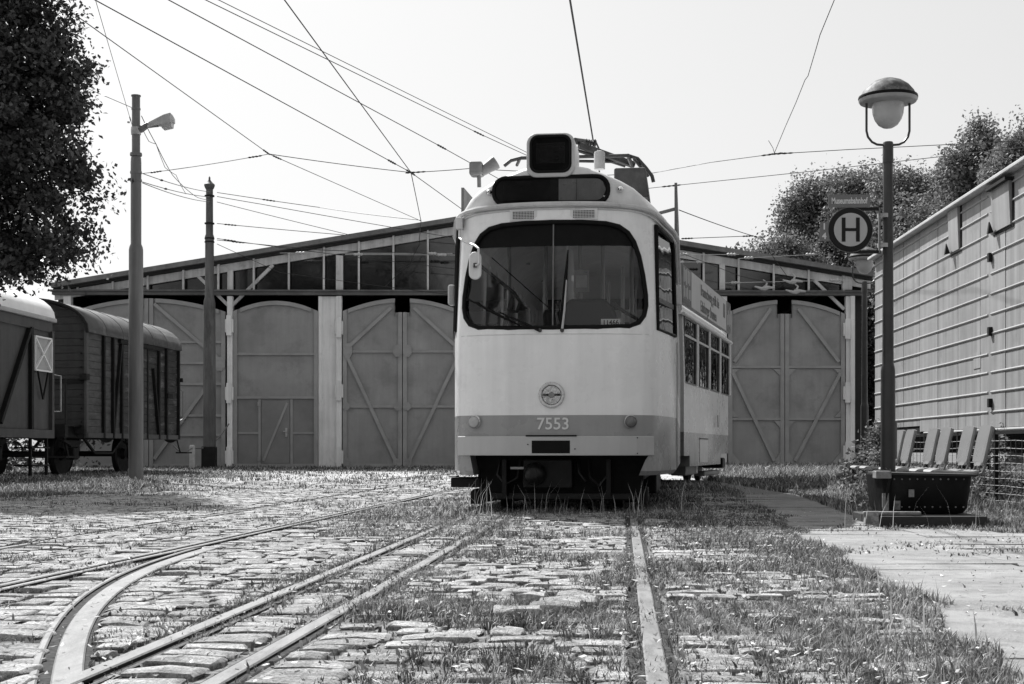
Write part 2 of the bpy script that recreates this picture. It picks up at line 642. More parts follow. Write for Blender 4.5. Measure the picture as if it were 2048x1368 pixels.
while row < 26.5:
    d = random.uniform(0.13, 0.172) * (1.0 if row < 9 else 1.06)
    Yc = row + d / 2
    lo = max(-0.385 * Yc - 0.7, -6.6 + 0.2 * max(0, Yc - 17))
    hi = float(path_l(Yc)) - 0.05
    cuts = [float(rail_r(Yc)), float(rail_n(Yc)), float(rail_w(Yc))]
    if Yc < 26: cuts += [float(rail_a(Yc))]
    if Yc > 7: cuts += [float(rail_c(Yc))]
    if Yc < 8.2: cuts += [float(rail_b(Yc)) - 0.01]
    cuts = sorted(c for c in cuts if lo < c < hi)
    edges = [lo - random.uniform(0, .2)] + cuts + [hi]
    for k in range(len(edges) - 1):
        x0 = edges[k] + (0.075 if k else 0); x1 = edges[k + 1] - (0.06 if k < len(edges) - 2 else 0)
        x = x0
        while x1 - x > 0.07:
            w = random.uniform(0.12, 0.26)
            if x1 - x - w < 0.09: w = x1 - x
            if w > 0.34: w = w / 2
            cx_, cy_ = x + w / 2, Yc + (x + w / 2) * math.tan(ROT) * 0.6 + random.uniform(-.014, .014)
            u, wv = tram_uw(cx_, cy_)
            pv = float(paved(cx_, cy_))
            skip = pv < 0.45 or random.random() < 0.05 or (cx_ > float(rail_r(cy_)) + 0.1 and float(fnoise(cx_, cy_, 1.3, 41)) < 0.40)
            if not skip:
                heave = 0.020 * (float(fnoise(cx_, cy_, 1.1, 77)) - 0.5)
                stones.append((cx_, cy_, w - random.uniform(.012, .03), d - random.uniform(.014, .032),
                               random.uniform(0.017, 0.027) + heave + (0.035 if (0.0 < cx_ < 0.28 and 4.9 < cy_ < 5.4) else 0),
                               ROT * 0.6 + random.uniform(-.07, .07), random.randrange(14)))
            x += w + random.uniform(0.004, 0.02)
    row += d
    ri_ += 1
def in_frame(x, y):
    px = CX + x * F / y; py = HZ + H * F / y
    return -20 < px < 2068 and py < 1400
stones.sort(key=lambda s: (not in_frame(s[0], s[1]), s[1]))
near, rest = stones[:300], stones[300:]
smesh = []
for vs, fs in VARS:
    m_ = bpy.data.meshes.new('sett')
    m_.from_pydata(vs.tolist(), [], fs)
    m_.materials.append(stone_mat)
    m_.shade_smooth(); m_.set_sharp_from_angle(angle=R(28))
    smesh.append(m_)
for x, y, sx_, sy_, h_, rz, vi in near:
    o = bpy.data.objects.new('cobble', smesh[vi])
    o.location = (x, y, -0.004); o.scale = (sx_, sy_, h_ / 0.86); o.rotation_euler = (random.uniform(-.035, .035), random.uniform(-.035, .035), rz)
    COL.objects.link(o); o.parent = yard
vsl, fsl = [], []
for x, y, sx_, sy_, h_, rz, vi in rest:
    vs, fs = VARS[vi]
    c_, s_ = math.cos(rz), math.sin(rz)
    a = vs * np.array([sx_, sy_, h_ / 0.86])
    q = np.empty_like(a)
    q[:, 0] = a[:, 0] * c_ - a[:, 1] * s_ + x; q[:, 1] = a[:, 0] * s_ + a[:, 1] * c_ + y; q[:, 2] = a[:, 2] - 0.004
    o_ = len(vsl) * len(vs)
    vsl.append(q); fsl += [tuple(i + o_ for i in f) for f in fs]
m_ = bpy.data.meshes.new('cobbles')
m_.from_pydata(np.concatenate(vsl).tolist(), [], fsl)
m_.materials.append(stone_mat); m_.shade_smooth(); m_.set_sharp_from_angle(angle=R(28))
o = bpy.data.objects.new('cobbles', m_)
COL.objects.link(o); o.parent = yard; o['kind'] = 'stuff'

# ------------------------------------------------------------------ rails
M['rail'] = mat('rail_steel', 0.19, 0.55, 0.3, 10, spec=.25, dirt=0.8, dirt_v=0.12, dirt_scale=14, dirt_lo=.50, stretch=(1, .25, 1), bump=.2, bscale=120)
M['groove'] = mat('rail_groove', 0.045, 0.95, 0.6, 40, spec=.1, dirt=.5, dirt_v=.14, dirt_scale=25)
M['rail_side'] = mat('rail_side', 0.03, 0.8, 0.3, 20, spec=.1)  # dark rust that also stands in for the unlit side faces
def ribbon(mb, fx, ys, a, b, z0, z1):
    """strip between offsets a and b beside the line fx(Y)"""
    rows = []
    for Y in ys:
        c = float(fx(Y)); dx = (float(fx(Y + .05)) - float(fx(Y - .05))) / .1
        L = math.hypot(dx, 1); nx, ny = 1 / L, -dx / L
        def q(o, z): return (c + nx * o, Y + ny * o, z)
        rows.append([q(a, z0), q(a, z1 - .004), q(a + .005, z1), q(b - .005, z1), q(b, z1 - .004), q(b, z0)])
    mb.grid(rows)
    return mb
def make_rail(label, fx, ya, yb, head, lip=None, groove=None, step=0.4, low=0.0):
    ys = np.arange(ya, yb + step / 2, step)
    base = Vector((float(fx(ys[0])), float(ys[0]), 0))
    t = thing('rail', label, 'rail', base)
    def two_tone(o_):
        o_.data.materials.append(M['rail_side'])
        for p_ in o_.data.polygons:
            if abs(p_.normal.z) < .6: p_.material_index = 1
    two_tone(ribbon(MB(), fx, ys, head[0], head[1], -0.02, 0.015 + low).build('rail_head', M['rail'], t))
    ribbon(MB(), fx, ys, min(head[0], (lip or head)[0]) - .022, max(head[1], (lip or head)[1]) + .028, -0.03, 0.0045).build('groove_strip', M['groove'], t)  # flat dark strip painted for the shaded grooves beside the rail
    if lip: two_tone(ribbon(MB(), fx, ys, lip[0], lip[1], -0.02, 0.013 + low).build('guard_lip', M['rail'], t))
    return t
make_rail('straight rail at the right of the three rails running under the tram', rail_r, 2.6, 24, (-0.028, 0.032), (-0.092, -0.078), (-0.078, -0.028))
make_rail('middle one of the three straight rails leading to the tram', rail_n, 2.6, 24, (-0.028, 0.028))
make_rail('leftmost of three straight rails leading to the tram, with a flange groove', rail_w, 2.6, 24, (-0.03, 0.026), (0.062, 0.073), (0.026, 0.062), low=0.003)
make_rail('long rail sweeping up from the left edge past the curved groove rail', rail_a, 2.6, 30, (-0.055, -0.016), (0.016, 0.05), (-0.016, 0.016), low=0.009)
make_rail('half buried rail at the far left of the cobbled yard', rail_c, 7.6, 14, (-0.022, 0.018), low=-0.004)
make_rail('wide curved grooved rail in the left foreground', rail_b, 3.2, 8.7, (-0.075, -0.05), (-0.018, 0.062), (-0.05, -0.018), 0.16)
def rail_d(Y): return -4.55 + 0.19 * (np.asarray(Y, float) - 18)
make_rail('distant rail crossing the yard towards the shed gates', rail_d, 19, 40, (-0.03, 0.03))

# ------------------------------------------------------------------ slab path on the right
path = bpy.data.objects.new('slab_path', None)
COL.objects.link(path)
tag(path, 'path of pale concrete slabs right of the tram track', kind='structure')
M['slab'] = mat('slab_concrete', 0.29, 0.9, 0.26, 2.2, spec=0.2, bump=0.6, bscale=90, dirt=0.7, dirt_v=0.2, dirt_scale=7, dirt_lo=0.5, detail=12)
M['slab2'] = mat('slab_concrete_aggregate', 0.29, 0.95, 0.3, 60, spec=0.2, bump=0.8, bscale=120)
for lane in (0, 1):
    y = 3.0 + 0.17 * lane
    while y < 18.6:
        dep = random.choice([0.30, 0.33, 0.36, 0.50])
        xl = float(path_l(y + dep / 2)) + random.uniform(-.05, .05) + (0.85 + .0 * y if lane else 0)
        xr = float(path_r(y + dep / 2)) if lane else xl + random.uniform(.84, .86) - 0.0
        if lane and xr - xl < .12:
            y += dep; continue
        if not lane: xr = min(float(path_l(y + dep / 2)) + 0.85, float(path_r(y + dep / 2)))
        else: xl = float(path_l(y + dep / 2)) + 0.86
        x = xl
        while x < xr - 0.1:
            w = min(random.choice([0.75, 1.0, 1.2, 1.5]), xr - x)
            if xr - x - w < 0.3: w = xr - x
            h_ = 0.007 + random.uniform(0, .006)
            mb = MB()
            g = random.uniform(0.002, 0.006)
            q = [(x + g, y + g), (x + w - g, y + g), (x + w - g, y + dep - g), (x + g, y + dep - g)]
            q = [(a + random.uniform(-.006, .006), b_ + random.uniform(-.006, .006)) for a, b_ in q]
            t1, t2 = random.uniform(-.005, .005), random.uniform(-.005, .005)
            mb.prism([(q[0][0], q[0][1], -.05), (q[1][0], q[1][1], -.05), (q[2][0], q[2][1], -.05), (q[3][0], q[3][1], -.05)], (0, 0, .05 + h_))
            mb.v[4].z += t1; mb.v[6].z -= t1; mb.v[5].z += t2; mb.v[7].z -= t2
            mb.build('slab', M['slab2'] if (y < 5.3 and random.random() < .5) else M['slab'], path, bevel=0.003)
            x += w
        y += dep

# ------------------------------------------------------------------ grass, weeds and litter (uncountable)
def blades_mesh(name, X, Y, Z, L, W, bend, ang, tone, mat_):
    n = len(X)
    dx, dy = np.cos(ang), np.sin(ang)
    # side vector roughly across the bend
    sxv, syv = -dy, dx
    v = np.zeros((n, 5, 3), np.float32)
    for k, (t, wf) in enumerate(((0, 1.0), (0.55, 0.8))):
        off = bend * L * t ** 2
        h_ = L * t * np.sqrt(np.clip(1 - (bend * t) ** 2 * 0.5, 0.1, 1))
        for s_, sg in ((0, -1), (1, 1)):
            v[:, k * 2 + s_, 0] = X + dx * off + sxv * W * wf * sg * 0.5
            v[:, k * 2 + s_, 1] = Y + dy * off + syv * W * wf * sg * 0.5
            v[:, k * 2 + s_, 2] = Z + h_
    v[:, 4, 0] = X + dx * bend * L; v[:, 4, 1] = Y + dy * bend * L
    v[:, 4, 2] = Z + L * np.sqrt(np.clip(1 - bend ** 2 * 0.75, 0.05, 1))
    me = bpy.data.meshes.new(name)
    me.vertices.add(n * 5)
    me.vertices.foreach_set('co', v.reshape(-1))
    b5 = np.arange(n)[:, None] * 5
    q = (b5 + np.array([0, 1, 3, 2])).reshape(n, 4); t3 = (b5 + np.array([2, 3, 4])).reshape(n, 3)
    loops = np.concatenate([q, t3], 1).reshape(-1).astype(np.int32)
    me.loops.add(len(loops)); me.loops.foreach_set('vertex_index', loops)
    me.polygons.add(n * 2)
    st = np.stack([np.arange(n) * 7, np.arange(n) * 7 + 4], 1).reshape(-1).astype(np.int32)
    me.polygons.foreach_set('loop_start', st)
    me.update(calc_edges=True)
    a = me.attributes.new('tone', 'FLOAT', 'POINT')
    a.data.foreach_set('value', np.repeat(tone, 5).astype(np.float32))
    me.materials.append(mat_)
    o = bpy.data.objects.new(name, me)
    COL.objects.link(o)
    return o

def grass_density(X, Y):
    n1 = fnoise(X, Y, 1.6, 21); n2 = fnoise(X, Y, 0.55, 31); n3 = fnoise(X, Y, 5.0, 51)
    rr = rail_r(Y); rn = rail_n(Y); rw = rail_w(Y); pl = path_l(Y); pr = path_r(Y)
    clump = np.clip((n1 - 0.52) * 5, 0, 1) * np.clip((n3 - 0.32) * 4, 0, 1)
    d = 0.05 + 0.6 * clump
    inside = (X > rn) & (X < rr)
    d = np.where(inside, 0.08 + 0.95 * np.clip((n1 - 0.40) * 5, 0, 1) * np.clip((n3 - .26) * 4, 0, 1), d)
    # grassy strip right of the track, densest by the path
    pe = pl + 0.08 + 0.45 * (n2 - .5) + 0.35 * (n1 - .5)
    strip = (X >= rr) & (X < pe)
    fx = np.clip((X - rr) / np.maximum(pl - rr, 0.3), 0, 1)
    d = np.where(strip, np.clip(0.42 + 0.75 * fx ** 1.5 + 1.7 * (n1 - 0.5), 0.1, 1) * np.clip((n3 - .2) * 4 + fx * .5, .1, 1), d)
    near_r = np.minimum(np.abs(X - rr), np.minimum(np.abs(X - rn), np.abs(X - rw)))
    d = np.maximum(d, np.where(near_r < 0.13, 0.5 * np.clip((n1 - 0.36) * 5, 0, 1), 0))
    d = np.maximum(d, np.where(np.abs(X - rail_a(Y)) < 0.12, 0.4 * np.clip((n1 - 0.42) * 5, 0, 1), 0))
    d = np.where((X >= pe) & (X < pr), 0.003 + 0.5 * np.clip((n1 - 0.66) * 6, 0, 1), d)
    d = np.where(X >= pr, 0.95, d)
    d = np.where((X > 2.7) & (X < 3.75) & (Y > 10.25) & (Y < 10.85), 0.22, d)
    u, w = tram_uw(X, Y)
    byt = (np.abs(u) < 1.75) & (w > -0.45 - 0.9 * n2) & (w < 12)
    d = np.where(byt, np.maximum(d, 0.25 + 0.7 * np.clip((n1 - .3) * 3, 0, 1)), d)
    turf = 1 - paved(X, Y)
    d = np.maximum(d, turf * 0.95)
    # nothing grows through the rails
    for f in (rail_r, rail_n, rail_w, rail_a):
        d = np.where((np.abs(X - f(Y)) < 0.034) & (Y < 8.9 + 1.2 * n2), d * np.where(n1 > .6, .5, .05), d)
    d = np.where((Y > 9.0 + n2) & (Y < 14) & (X > -1.3) & (X < 0.1), np.maximum(d, .85 * np.clip((n3 - .2) * 4, 0, 1)), d)
    d = np.where((Y < 8.8) & (np.abs(X - rail_b(Y)) < 0.075), 0.01, d)
    return d

def scatter(n, x0, x1, y0, y1, seed, wedge=True):
    r = np.random.default_rng(seed)
    Y = r.uniform(y0, y1, n); X = r.uniform(x0, x1, n)
    k = np.ones(n, bool)
    if wedge:
        k = (np.abs(X) < 0.385 * Y + 0.7)
    X, Y = X[k], Y[k]
    d = grass_density(X, Y)
    k = r.uniform(0, 1, len(X)) < d
    return X[k], Y[k], d[k], r

GM = tone_mat('grass_blade', 0.6, 0.25, 1.0, 0.3)
def grass_zone(n, box, seed, L0, L1, W0, W1, lo=.05, hi=.25):
    X, Y, d, r = scatter(n, *box, seed)
    # clumps: pull blades towards tuft centres
    c = 0.11
    cxs = (np.floor(X / c) + 0.5 + 0.6 * (vnoise(np.floor(X / c), np.floor(Y / c), 1.0, 5) - .5)) * c
    cys = (np.floor(Y / c) + 0.5 + 0.6 * (vnoise(np.floor(X / c), np.floor(Y / c), 1.0, 9) - .5)) * c
    k = r.uniform(0.0, 0.75, len(X)) * (d < 0.9)
    ox, oy = X - cxs, Y - cys
    X = X - ox * k; Y = Y - oy * k
    n = len(X)
    h = 0.5 + 1.0 * fnoise(X, Y, 2.2, 61)
    u, w = tram_uw(X, Y)
    tall = np.where((np.abs(u) < 1.8) & (w > -1.3) & (w < 12), 0.85, 0.8)
    tall = np.where((np.abs(u) < 1.0) & (w > 0.9) & (w < 9), 0.8, tall)
    tall = np.where((X > path_r(Y)) & (Y > 9), 0.9, tall)
    tall = np.where((X > 5.0) & (Y > 9), 1.4, tall)
    tall = np.where((X > path_l(Y) - .5) & (Y > 9.5) & (Y < 20) & (X < 3.0), .55, tall)
    tall = np.where((X > rail_r(Y) + .3) & (X < path_l(Y)) & (Y < 10), 0.8, tall)
    L = r.uniform(L0, L1, n) * h * tall * np.clip(.5 + d * .6, .5, 1.1)
    W = r.uniform(W0, W1, n)
    bend = r.uniform(0.2, 1.0, n) ** .8
    ang = np.where(r.uniform(0, 1, n) < .55, np.arctan2(oy, ox) + r.uniform(-.6, .6, n), r.uniform(0, 6.283, n))
    tone = r.uniform(lo, hi, n) * (0.3 + 1.5 * fnoise(X, Y, 1.7, 71) ** 1.3)
    dry = r.uniform(0, 1, n) < 0.16
    tone = np.where(dry, r.uniform(.35, .6, n), tone)
    turf = (1 - paved(X, Y)) * np.clip(Y - 16, 0, 1)
    Z = np.full(n, -0.006) + 0.0
    return X, Y, Z, L, W, bend, ang, tone
zones = [grass_zone(190000, (-2.6, 2.6, 3.2, 7.0), 1, 0.025, 0.085, 0.0022, 0.0052),
         grass_zone(180000, (-5.0, 4.6, 7.0, 12.5), 2, 0.03, 0.09, 0.004, 0.0075),
         grass_zone(150000, (-8.0, 8.0, 12.5, 20.0), 3, 0.04, 0.10, 0.007, 0.013),
         grass_zone(130000, (-14.0, 12.0, 20.0, 34.0), 4, 0.06, 0.15, 0.014, 0.024),
         grass_zone(70000, (-17.0, 16.0, 34.0, 45.2), 5, 0.07, 0.18, 0.022, 0.034)]
args = [np.concatenate([z[i] for z in zones]) for i in range(8)]
o = blades_mesh('grass', *args, GM)
tag(o, 'patchy grass growing between the setts, along the rails and around the tram', kind='stuff')

# tall seed stalks in front of the tram and by the tub
r = np.random.default_rng(77)
uu = np.concatenate([r.uniform(-0.9, 1.2, 60), r.uniform(1.1, 2.0, 25)])
ww = np.concatenate([r.uniform(-0.7, 0.3, 60), r.uniform(-0.6, 3, 25)])
sx_ = TR0.x + uu * math.cos(TRA) + ww * math.sin(TRA); sy_ = TR0.y - uu * math.sin(TRA) + ww * math.cos(TRA)
sx_ = np.concatenate([sx_, r.uniform(2.4, 4.6, 60), r.uniform(1.0, 1.5, 30)]); sy_ = np.concatenate([sy_, r.uniform(10.4, 13.5, 60), r.uniform(4.1, 6.2, 30)])
k = len(sx_)
L = r.uniform(.16, .40, k); L[-30:] = r.uniform(.1, .2, 30)
o = blades_mesh('seed_stalks', sx_, sy_, np.full(k, -.005), L, r.uniform(.004, .007, k), r.uniform(.1, .6, k), r.uniform(0, 6.28, k), r.uniform(.3, .6, k), GM)
tag(o, 'thin pale seed stalks standing in front of the tram', kind='stuff')

# flat leaf weeds: short broad blades lying low
X, Y, d, r = scatter(110000, -4.0, 3.4, 3.2, 12.0, 91)
k = r.uniform(0, 1, len(X)) < 0.55
X, Y = X[k], Y[k]; n = len(X)
o = blades_mesh('low_weeds', X, Y, np.full(n, .002), r.uniform(.012, .045, n), r.uniform(.006, .015, n), r.uniform(.55, .99, n), r.uniform(0, 6.28, n),
                r.uniform(.04, .26, n), GM)
tag(o, 'small broad leaved weeds lying low in the joints', kind='stuff')

# dry leaf bits and chips
r = np.random.default_rng(5)
n = 9000
Y = r.uniform(3.3, 14, n) ** 1.0; X = r.uniform(-1, 1, n) * (0.385 * Y + .4)
keep = (X < path_r(Y) + 1.0) & (r.uniform(0, 1, n) < 0.25 + 0.75 * np.clip(grass_density(X, Y), 0, 1))
X, Y = X[keep], Y[keep]; n = len(X)
s_ = r.uniform(.004, .016, n); a = r.uniform(0, 6.28, n)
v = np.zeros((n, 4, 3), np.float32)
for k, (p_, q_) in enumerate(((-1, 0), (0, -.45), (1, 0), (0, .45))):
    v[:, k, 0] = X + s_ * (p_ * np.cos(a) - q_ * np.sin(a)); v[:, k, 1] = Y + s_ * (p_ * np.sin(a) + q_ * np.cos(a))
    v[:, k, 2] = np.where(X > path_l(Y), 0.014, 0.028) + r.uniform(0, .010, n) + np.abs(p_) * r.uniform(-.002, .006, n)
me = bpy.data.meshes.new('leaf_litter')
me.from_pydata(v.reshape(-1, 3).tolist(), [], (np.arange(n)[:, None] * 4 + np.arange(4)).tolist())
a_ = me.attributes.new('tone', 'FLOAT', 'POINT'); a_.data.foreach_set('value', np.repeat(r.uniform(.2, .75, n), 4).astype(np.float32))
me.materials.append(tone_mat('dry_leaf', .8))
o = bpy.data.objects.new('leaf_litter', me); COL.objects.link(o)
tag(o, 'pale dry leaf bits scattered over the setts and grass', kind='stuff')
# ------------------------------------------------------------------ tram shed
SY = 45.0
SP = SY / F
def S(px, py, dy=0.0):
    p = P(px, py, SY); p.y += dy
    return p
M['gate'] = mat('gate_paint', 0.265, 0.5, 0.2, 0.8, dirt=0.5, dirt_v=0.16, dirt_scale=1.3, dirt_lo=0.52, streak=0.09, bump=0.15, bscale=2.5)
M['gate_frame'] = mat('gate_frame_paint', 0.285, 0.5, 0.15, 2.0, dirt=0.3, dirt_v=0.26, dirt_scale=5, dirt_lo=0.62)
M['door_dark'] = mat('wicket_paint', 0.19, 0.55, 0.15, 1.5, dirt=0.2, dirt_v=0.2, dirt_scale=3, dirt_lo=0.6)
M['old_white'] = mat('weathered_white', 0.6, 0.75, 0.18, 1.6, dirt=0.55, dirt_v=0.22, dirt_scale=3.2, dirt_lo=0.54, streak=0.25, bump=0.3, bscale=30)
M['post_white'] = mat('post_white', 0.76, 0.7, 0.12, 1.2, dirt=0.35, dirt_v=0.3, dirt_scale=2.4, dirt_lo=0.58, streak=0.2)
M['lintel'] = mat('lintel_steel', 0.10, 0.6, 0.25, 2, dirt=0.4, dirt_v=0.22, dirt_scale=3)
M['roof_felt'] = mat('roof_felt', 0.10, 0.85, 0.25, 2, bump=0.3)
M['fascia'] = mat('fascia_board', 0.17, 0.8, 0.25, 1.2, dirt=0.5, dirt_v=0.07, dirt_scale=3, streak=.2)
M['shed_wall'] = mat('shed_wall', 0.03, 0.9, 0.2, 1)
M['pane'] = mat('shed_pane', 0.008, 0.03, 0.3, 3, spec=1.0)
shed = thing('tram_shed', 'wide low-gabled tram shed with glazed gable and grey steel gates', 'shed', (S(993, 937.3).x, SY, 0))
def roofy(x): return 424 + 0.1635 * abs(x - 993)
XL, XR = 108, 1742
# shell
mb = MB()
zl, zr = S(0, roofy(XL) + 10).z, S(0, roofy(XR) + 10).z
xl, xr = S(126, 0).x, S(1712, 0).x
mb.box(xl - .25, xl, SY + .3, SY + 32, 0, zl)
mb.build('side_wall', M['shed_wall'], shed)
MB().box(xr - .02, xr + .23, SY + .3, SY + 32, 0, zr).build('side_wall', M['shed_wall'], shed)
MB().prism([(xl, SY + 32, 0), (xr, SY + 32, 0), (xr, SY + 32, zr), (S(993, 0).x, SY + 32, S(0, 434).z), (xl, SY + 32, zl)], (0, .3, 0)).build('back_wall', M['shed_wall'], shed)
for a, b_ in ((XL, 993), (993, XR)):
    p0, p1 = S(a, roofy(a) + 1), S(b_, roofy(b_) + 1)
    q0, q1 = S(a, roofy(a) + 9), S(b_, roofy(b_) + 9)
    MB().prism([p0 + Vector((0, -.25, 0)), p1 + Vector((0, -.25, 0)), q1 + Vector((0, -.25, 0)), q0 + Vector((0, -.25, 0))], (0, 32.8, 0)).build('roof', M['roof_felt'], shed)
    MB().prism([S(a, roofy(a) - 1, -.31), S(b_, roofy(b_) - 1, -.31), S(b_, roofy(b_) + 8.5, -.31), S(a, roofy(a) + 8.5, -.31)], (0, .05, 0)).build('fascia', M['fascia'], shed)
    # white rafter under the roof
    MB().prism([S(a, roofy(a) + 15, .06), S(b_, roofy(b_) + 15, .06), S(b_, roofy(b_) + 31, .06), S(a, roofy(a) + 31, .06)], (0, .1, 0)).build('rafter', M['old_white'], shed)
    # dark strip standing in for the dark gap under the roof edge
    MB().prism([S(a, roofy(a) + 9.2, -.1), S(b_, roofy(b_) + 9.2, -.1), S(b_, roofy(b_) + 14, -.1), S(a, roofy(a) + 14, -.1)], (0, .3, 0)).build('gap_strip', M['shed_wall'], shed)
# lintel: two stacked channels
MB().prism([S(106, 582.5, -.12), S(1738, 584.5, -.12), S(1738, 591.5, -.12), S(106, 590, -.12)], (0, .3, 0)).build('lintel', M['lintel'], shed)
MB().prism([S(100, 580, -.2), S(1742, 582.2, -.2), S(1742, 584.8, -.2), S(100, 583, -.2)], (0, .3, 0)).build('lintel_flange', M['lintel'], shed)
# glazed gable
BAYS = [156, 226, 296, 367, 437, 508, 578, 648, 718, 787, 856, 926, 993, 1066, 1136, 1206, 1276, 1346, 1407, 1477, 1547, 1617, 1687]
for i, x in enumerate(BAYS):
    y0 = roofy(x) + 10
    if y0 < 578:
        w = 0.06
        a, b_ = S(x, y0, -.06), S(x, 581, -.06)
        MB().box(a.x - w / 2, a.x + w / 2, a.y, a.y + .08, b_.z, a.z).build('mullion', M['old_white'], shed)
    if i + 1 < len(BAYS):
        x2 = BAYS[i + 1]
        ya, yb = roofy(x) + 9, roofy(x2) + 9
        tilt = random.uniform(-.004, .004); til2 = random.uniform(-.004, .004)
        poly = [S(x + .6, 581.5, .2), S(x2 - .6, 581.5, .2 + til2), S(x2 - .6, yb, .2 + tilt + til2), S(x + .6, ya, .2 + tilt)]
        MB().prism(poly, (0, .01, 0)).build('pane', M['pane'], shed)
# posts
def post(x0, x1, ytop, ybot=937, d=-.02, m='post_white'):
    a, b_ = S(x0, ytop), S(x1, ybot)
    return MB().box(a.x, b_.x, SY + d, SY + d + .25, -.02, a.z).build('post', M[m], shed, bevel=0.01)
post(127, 142, 591); post(455, 466, 592.5, d=-.08)
post(642, 674, 592.5, d=.02); post(637, 644, 592.5, d=-.04); post(673, 684, 592.5, d=-.1)
post(926, 946, 592.5); post(1182, 1214, 592.5); post(1441, 1454, 592.5); post(1691, 1702, 592.5, d=-.06); post(1699, 1708, 592.5, 870, d=-.14)
for x0, x1, yt in ((455, 466, 540), (672, 686, 510), (1439, 1450, 527), (1684, 1704, 545)):
    a = S(x0, yt, -.02); b_ = S(x1, 579.5, -.02)
    MB().box(a.x, b_.x, a.y, a.y + .12, b_.z, a.z).build('upper_post', M['old_white'], shed)
for p, q in (((459, 614), (545, 529)), ((459, 614), (380, 537)), ((1690, 618), (1630, 560))):
    MB().beam(S(p[0], p[1], .13), S(q[0], q[1], .13), .1, .1, (0, 1, 0)).build('knee_brace', M['old_white'], shed)
for x, ys in ((460, (653, 788, 915)), (679, (657, 783, 915)), (1693, (660, 787, 905))):
    for y in ys:
        a = S(x, y, -.16)
        MB().box(a.x - .13, a.x + .13, a.y, a.y + .1, a.z - .2, a.z + .22).box(a.x - .08, a.x + .08, a.y - .05, a.y + .02, a.z - .3, a.z + .34).build('hinge', M['post_white'], shed, bevel=.012)

# gates
def leaf(x0, x1, gc, half, ypk, yout, bars, braces, notch=None, dark_below=None, dy=0.0, gussets=(), name='gate_leaf'):
    def top(x): return ypk + (yout - ypk) * ((x - gc) / half) ** 2
    xs = np.linspace(x0, x1, 13)
    up = [(x, top(x)) for x in xs]
    if notch:                       # cut out for the overhead wire
        a, b_, yn = notch
        up = [(x, y) for x, y in up if not (a - 2 < x < b_ + 2)]
        if a > x0: up += [(a, top(a)), (a, yn), (x1, yn)]
        else: up = [(x0, yn), (b_, yn), (b_, top(b_))] + up
    poly = [(x0, 936.6)] + up + [(x1, 936.6)]
    g = MB().prism([S(x, y, dy) for x, y in poly], (0, .06, 0)).build(name, M['gate'], shed)
    fw = 8
    def strip(pts, n_, d=-.075, m='gate_frame'):
        return MB().prism([S(x, y, dy + d) for x, y in pts], (0, -d - .002, 0)).build(n_, M[m], g)
    def hbar(y, a=x0 + fw, b_=x1 - fw, h=5): strip([(a, y - h / 2), (b_, y - h / 2), (b_, y + h / 2), (a, y + h / 2)], 'rail_bar', -.065)
    ln = 1.0 if not (notch and notch[0] <= x0) else 0
    yl, yr = up[0][1], up[-1][1]
    strip([(x0, 936.6), (x0, yl), (x0 + fw, top(x0 + fw) if not (notch and x0 >= notch[0] - 1) else yl), (x0 + fw, 936.6)], 'stile')
    strip([(x1 - fw, 936.6), (x1 - fw, top(x1 - fw) if not (notch and x1 <= notch[1] + 1) else yr), (x1, yr), (x1, 936.6)], 'stile')
    hbar(932, x0 + fw, x1 - fw, 9)
    # arched head
    inner = [(x, y) for x, y in up if x0 + fw - .5 <= x <= x1 - fw + .5]
    if len(inner) > 1:
        strip(inner + [(x, y + 8) for x, y in inner[::-1]], 'arched_head', -.07)
    for y in bars: hbar(y)
    for p, q in braces:
        MB().beam(S(p[0], p[1], dy - .05), S(q[0], q[1], dy - .05), .105, .092, (0, 1, 0)).build('brace', M['gate_frame'], g)
    for cx_, cy_, sx_, sy_ in gussets:
        c = 0.42
        pts = [(cx_ - sx_, cy_ - sy_ * c), (cx_ - sx_ * c, cy_ - sy_), (cx_ + sx_ * c, cy_ - sy_), (cx_ + sx_, cy_ - sy_ * c), (cx_ + sx_, cy_ + sy_ * c), (cx_ + sx_ * c, cy_ + sy_), (cx_ - sx_ * c, cy_ + sy_), (cx_ - sx_, cy_ + sy_ * c)]
        gp = MB().prism([S(x, y, dy - .105) for x, y in pts], (0, .1, 0))
        for bx in (-.5, 0, .5):
            for by in (-.5, .5):
                q = S(cx_ + bx * sx_, cy_ + by * sy_, dy - .118)
                gp.box(q.x - .016, q.x + .016, q.y, q.y + .02, q.z - .016, q.z + .016)
        gp.build('gusset_plate', M['gate_frame'], g)
    return g, strip
# far left gate
leaf(143, 297.5, 297, 155, 597, 624, (727, 831), [((287, 609), (190, 697)), ((190, 742), (287, 690)), ((150, 900), (285, 745))], dy=.02)
g, _ = leaf(299, 451, 297, 155, 597, 624, (684, 726, 768, 831, 870), [((309, 608), (440, 720)), ((309, 918), (415, 772))], dy=.02, gussets=((440, 728, 11, 14),))
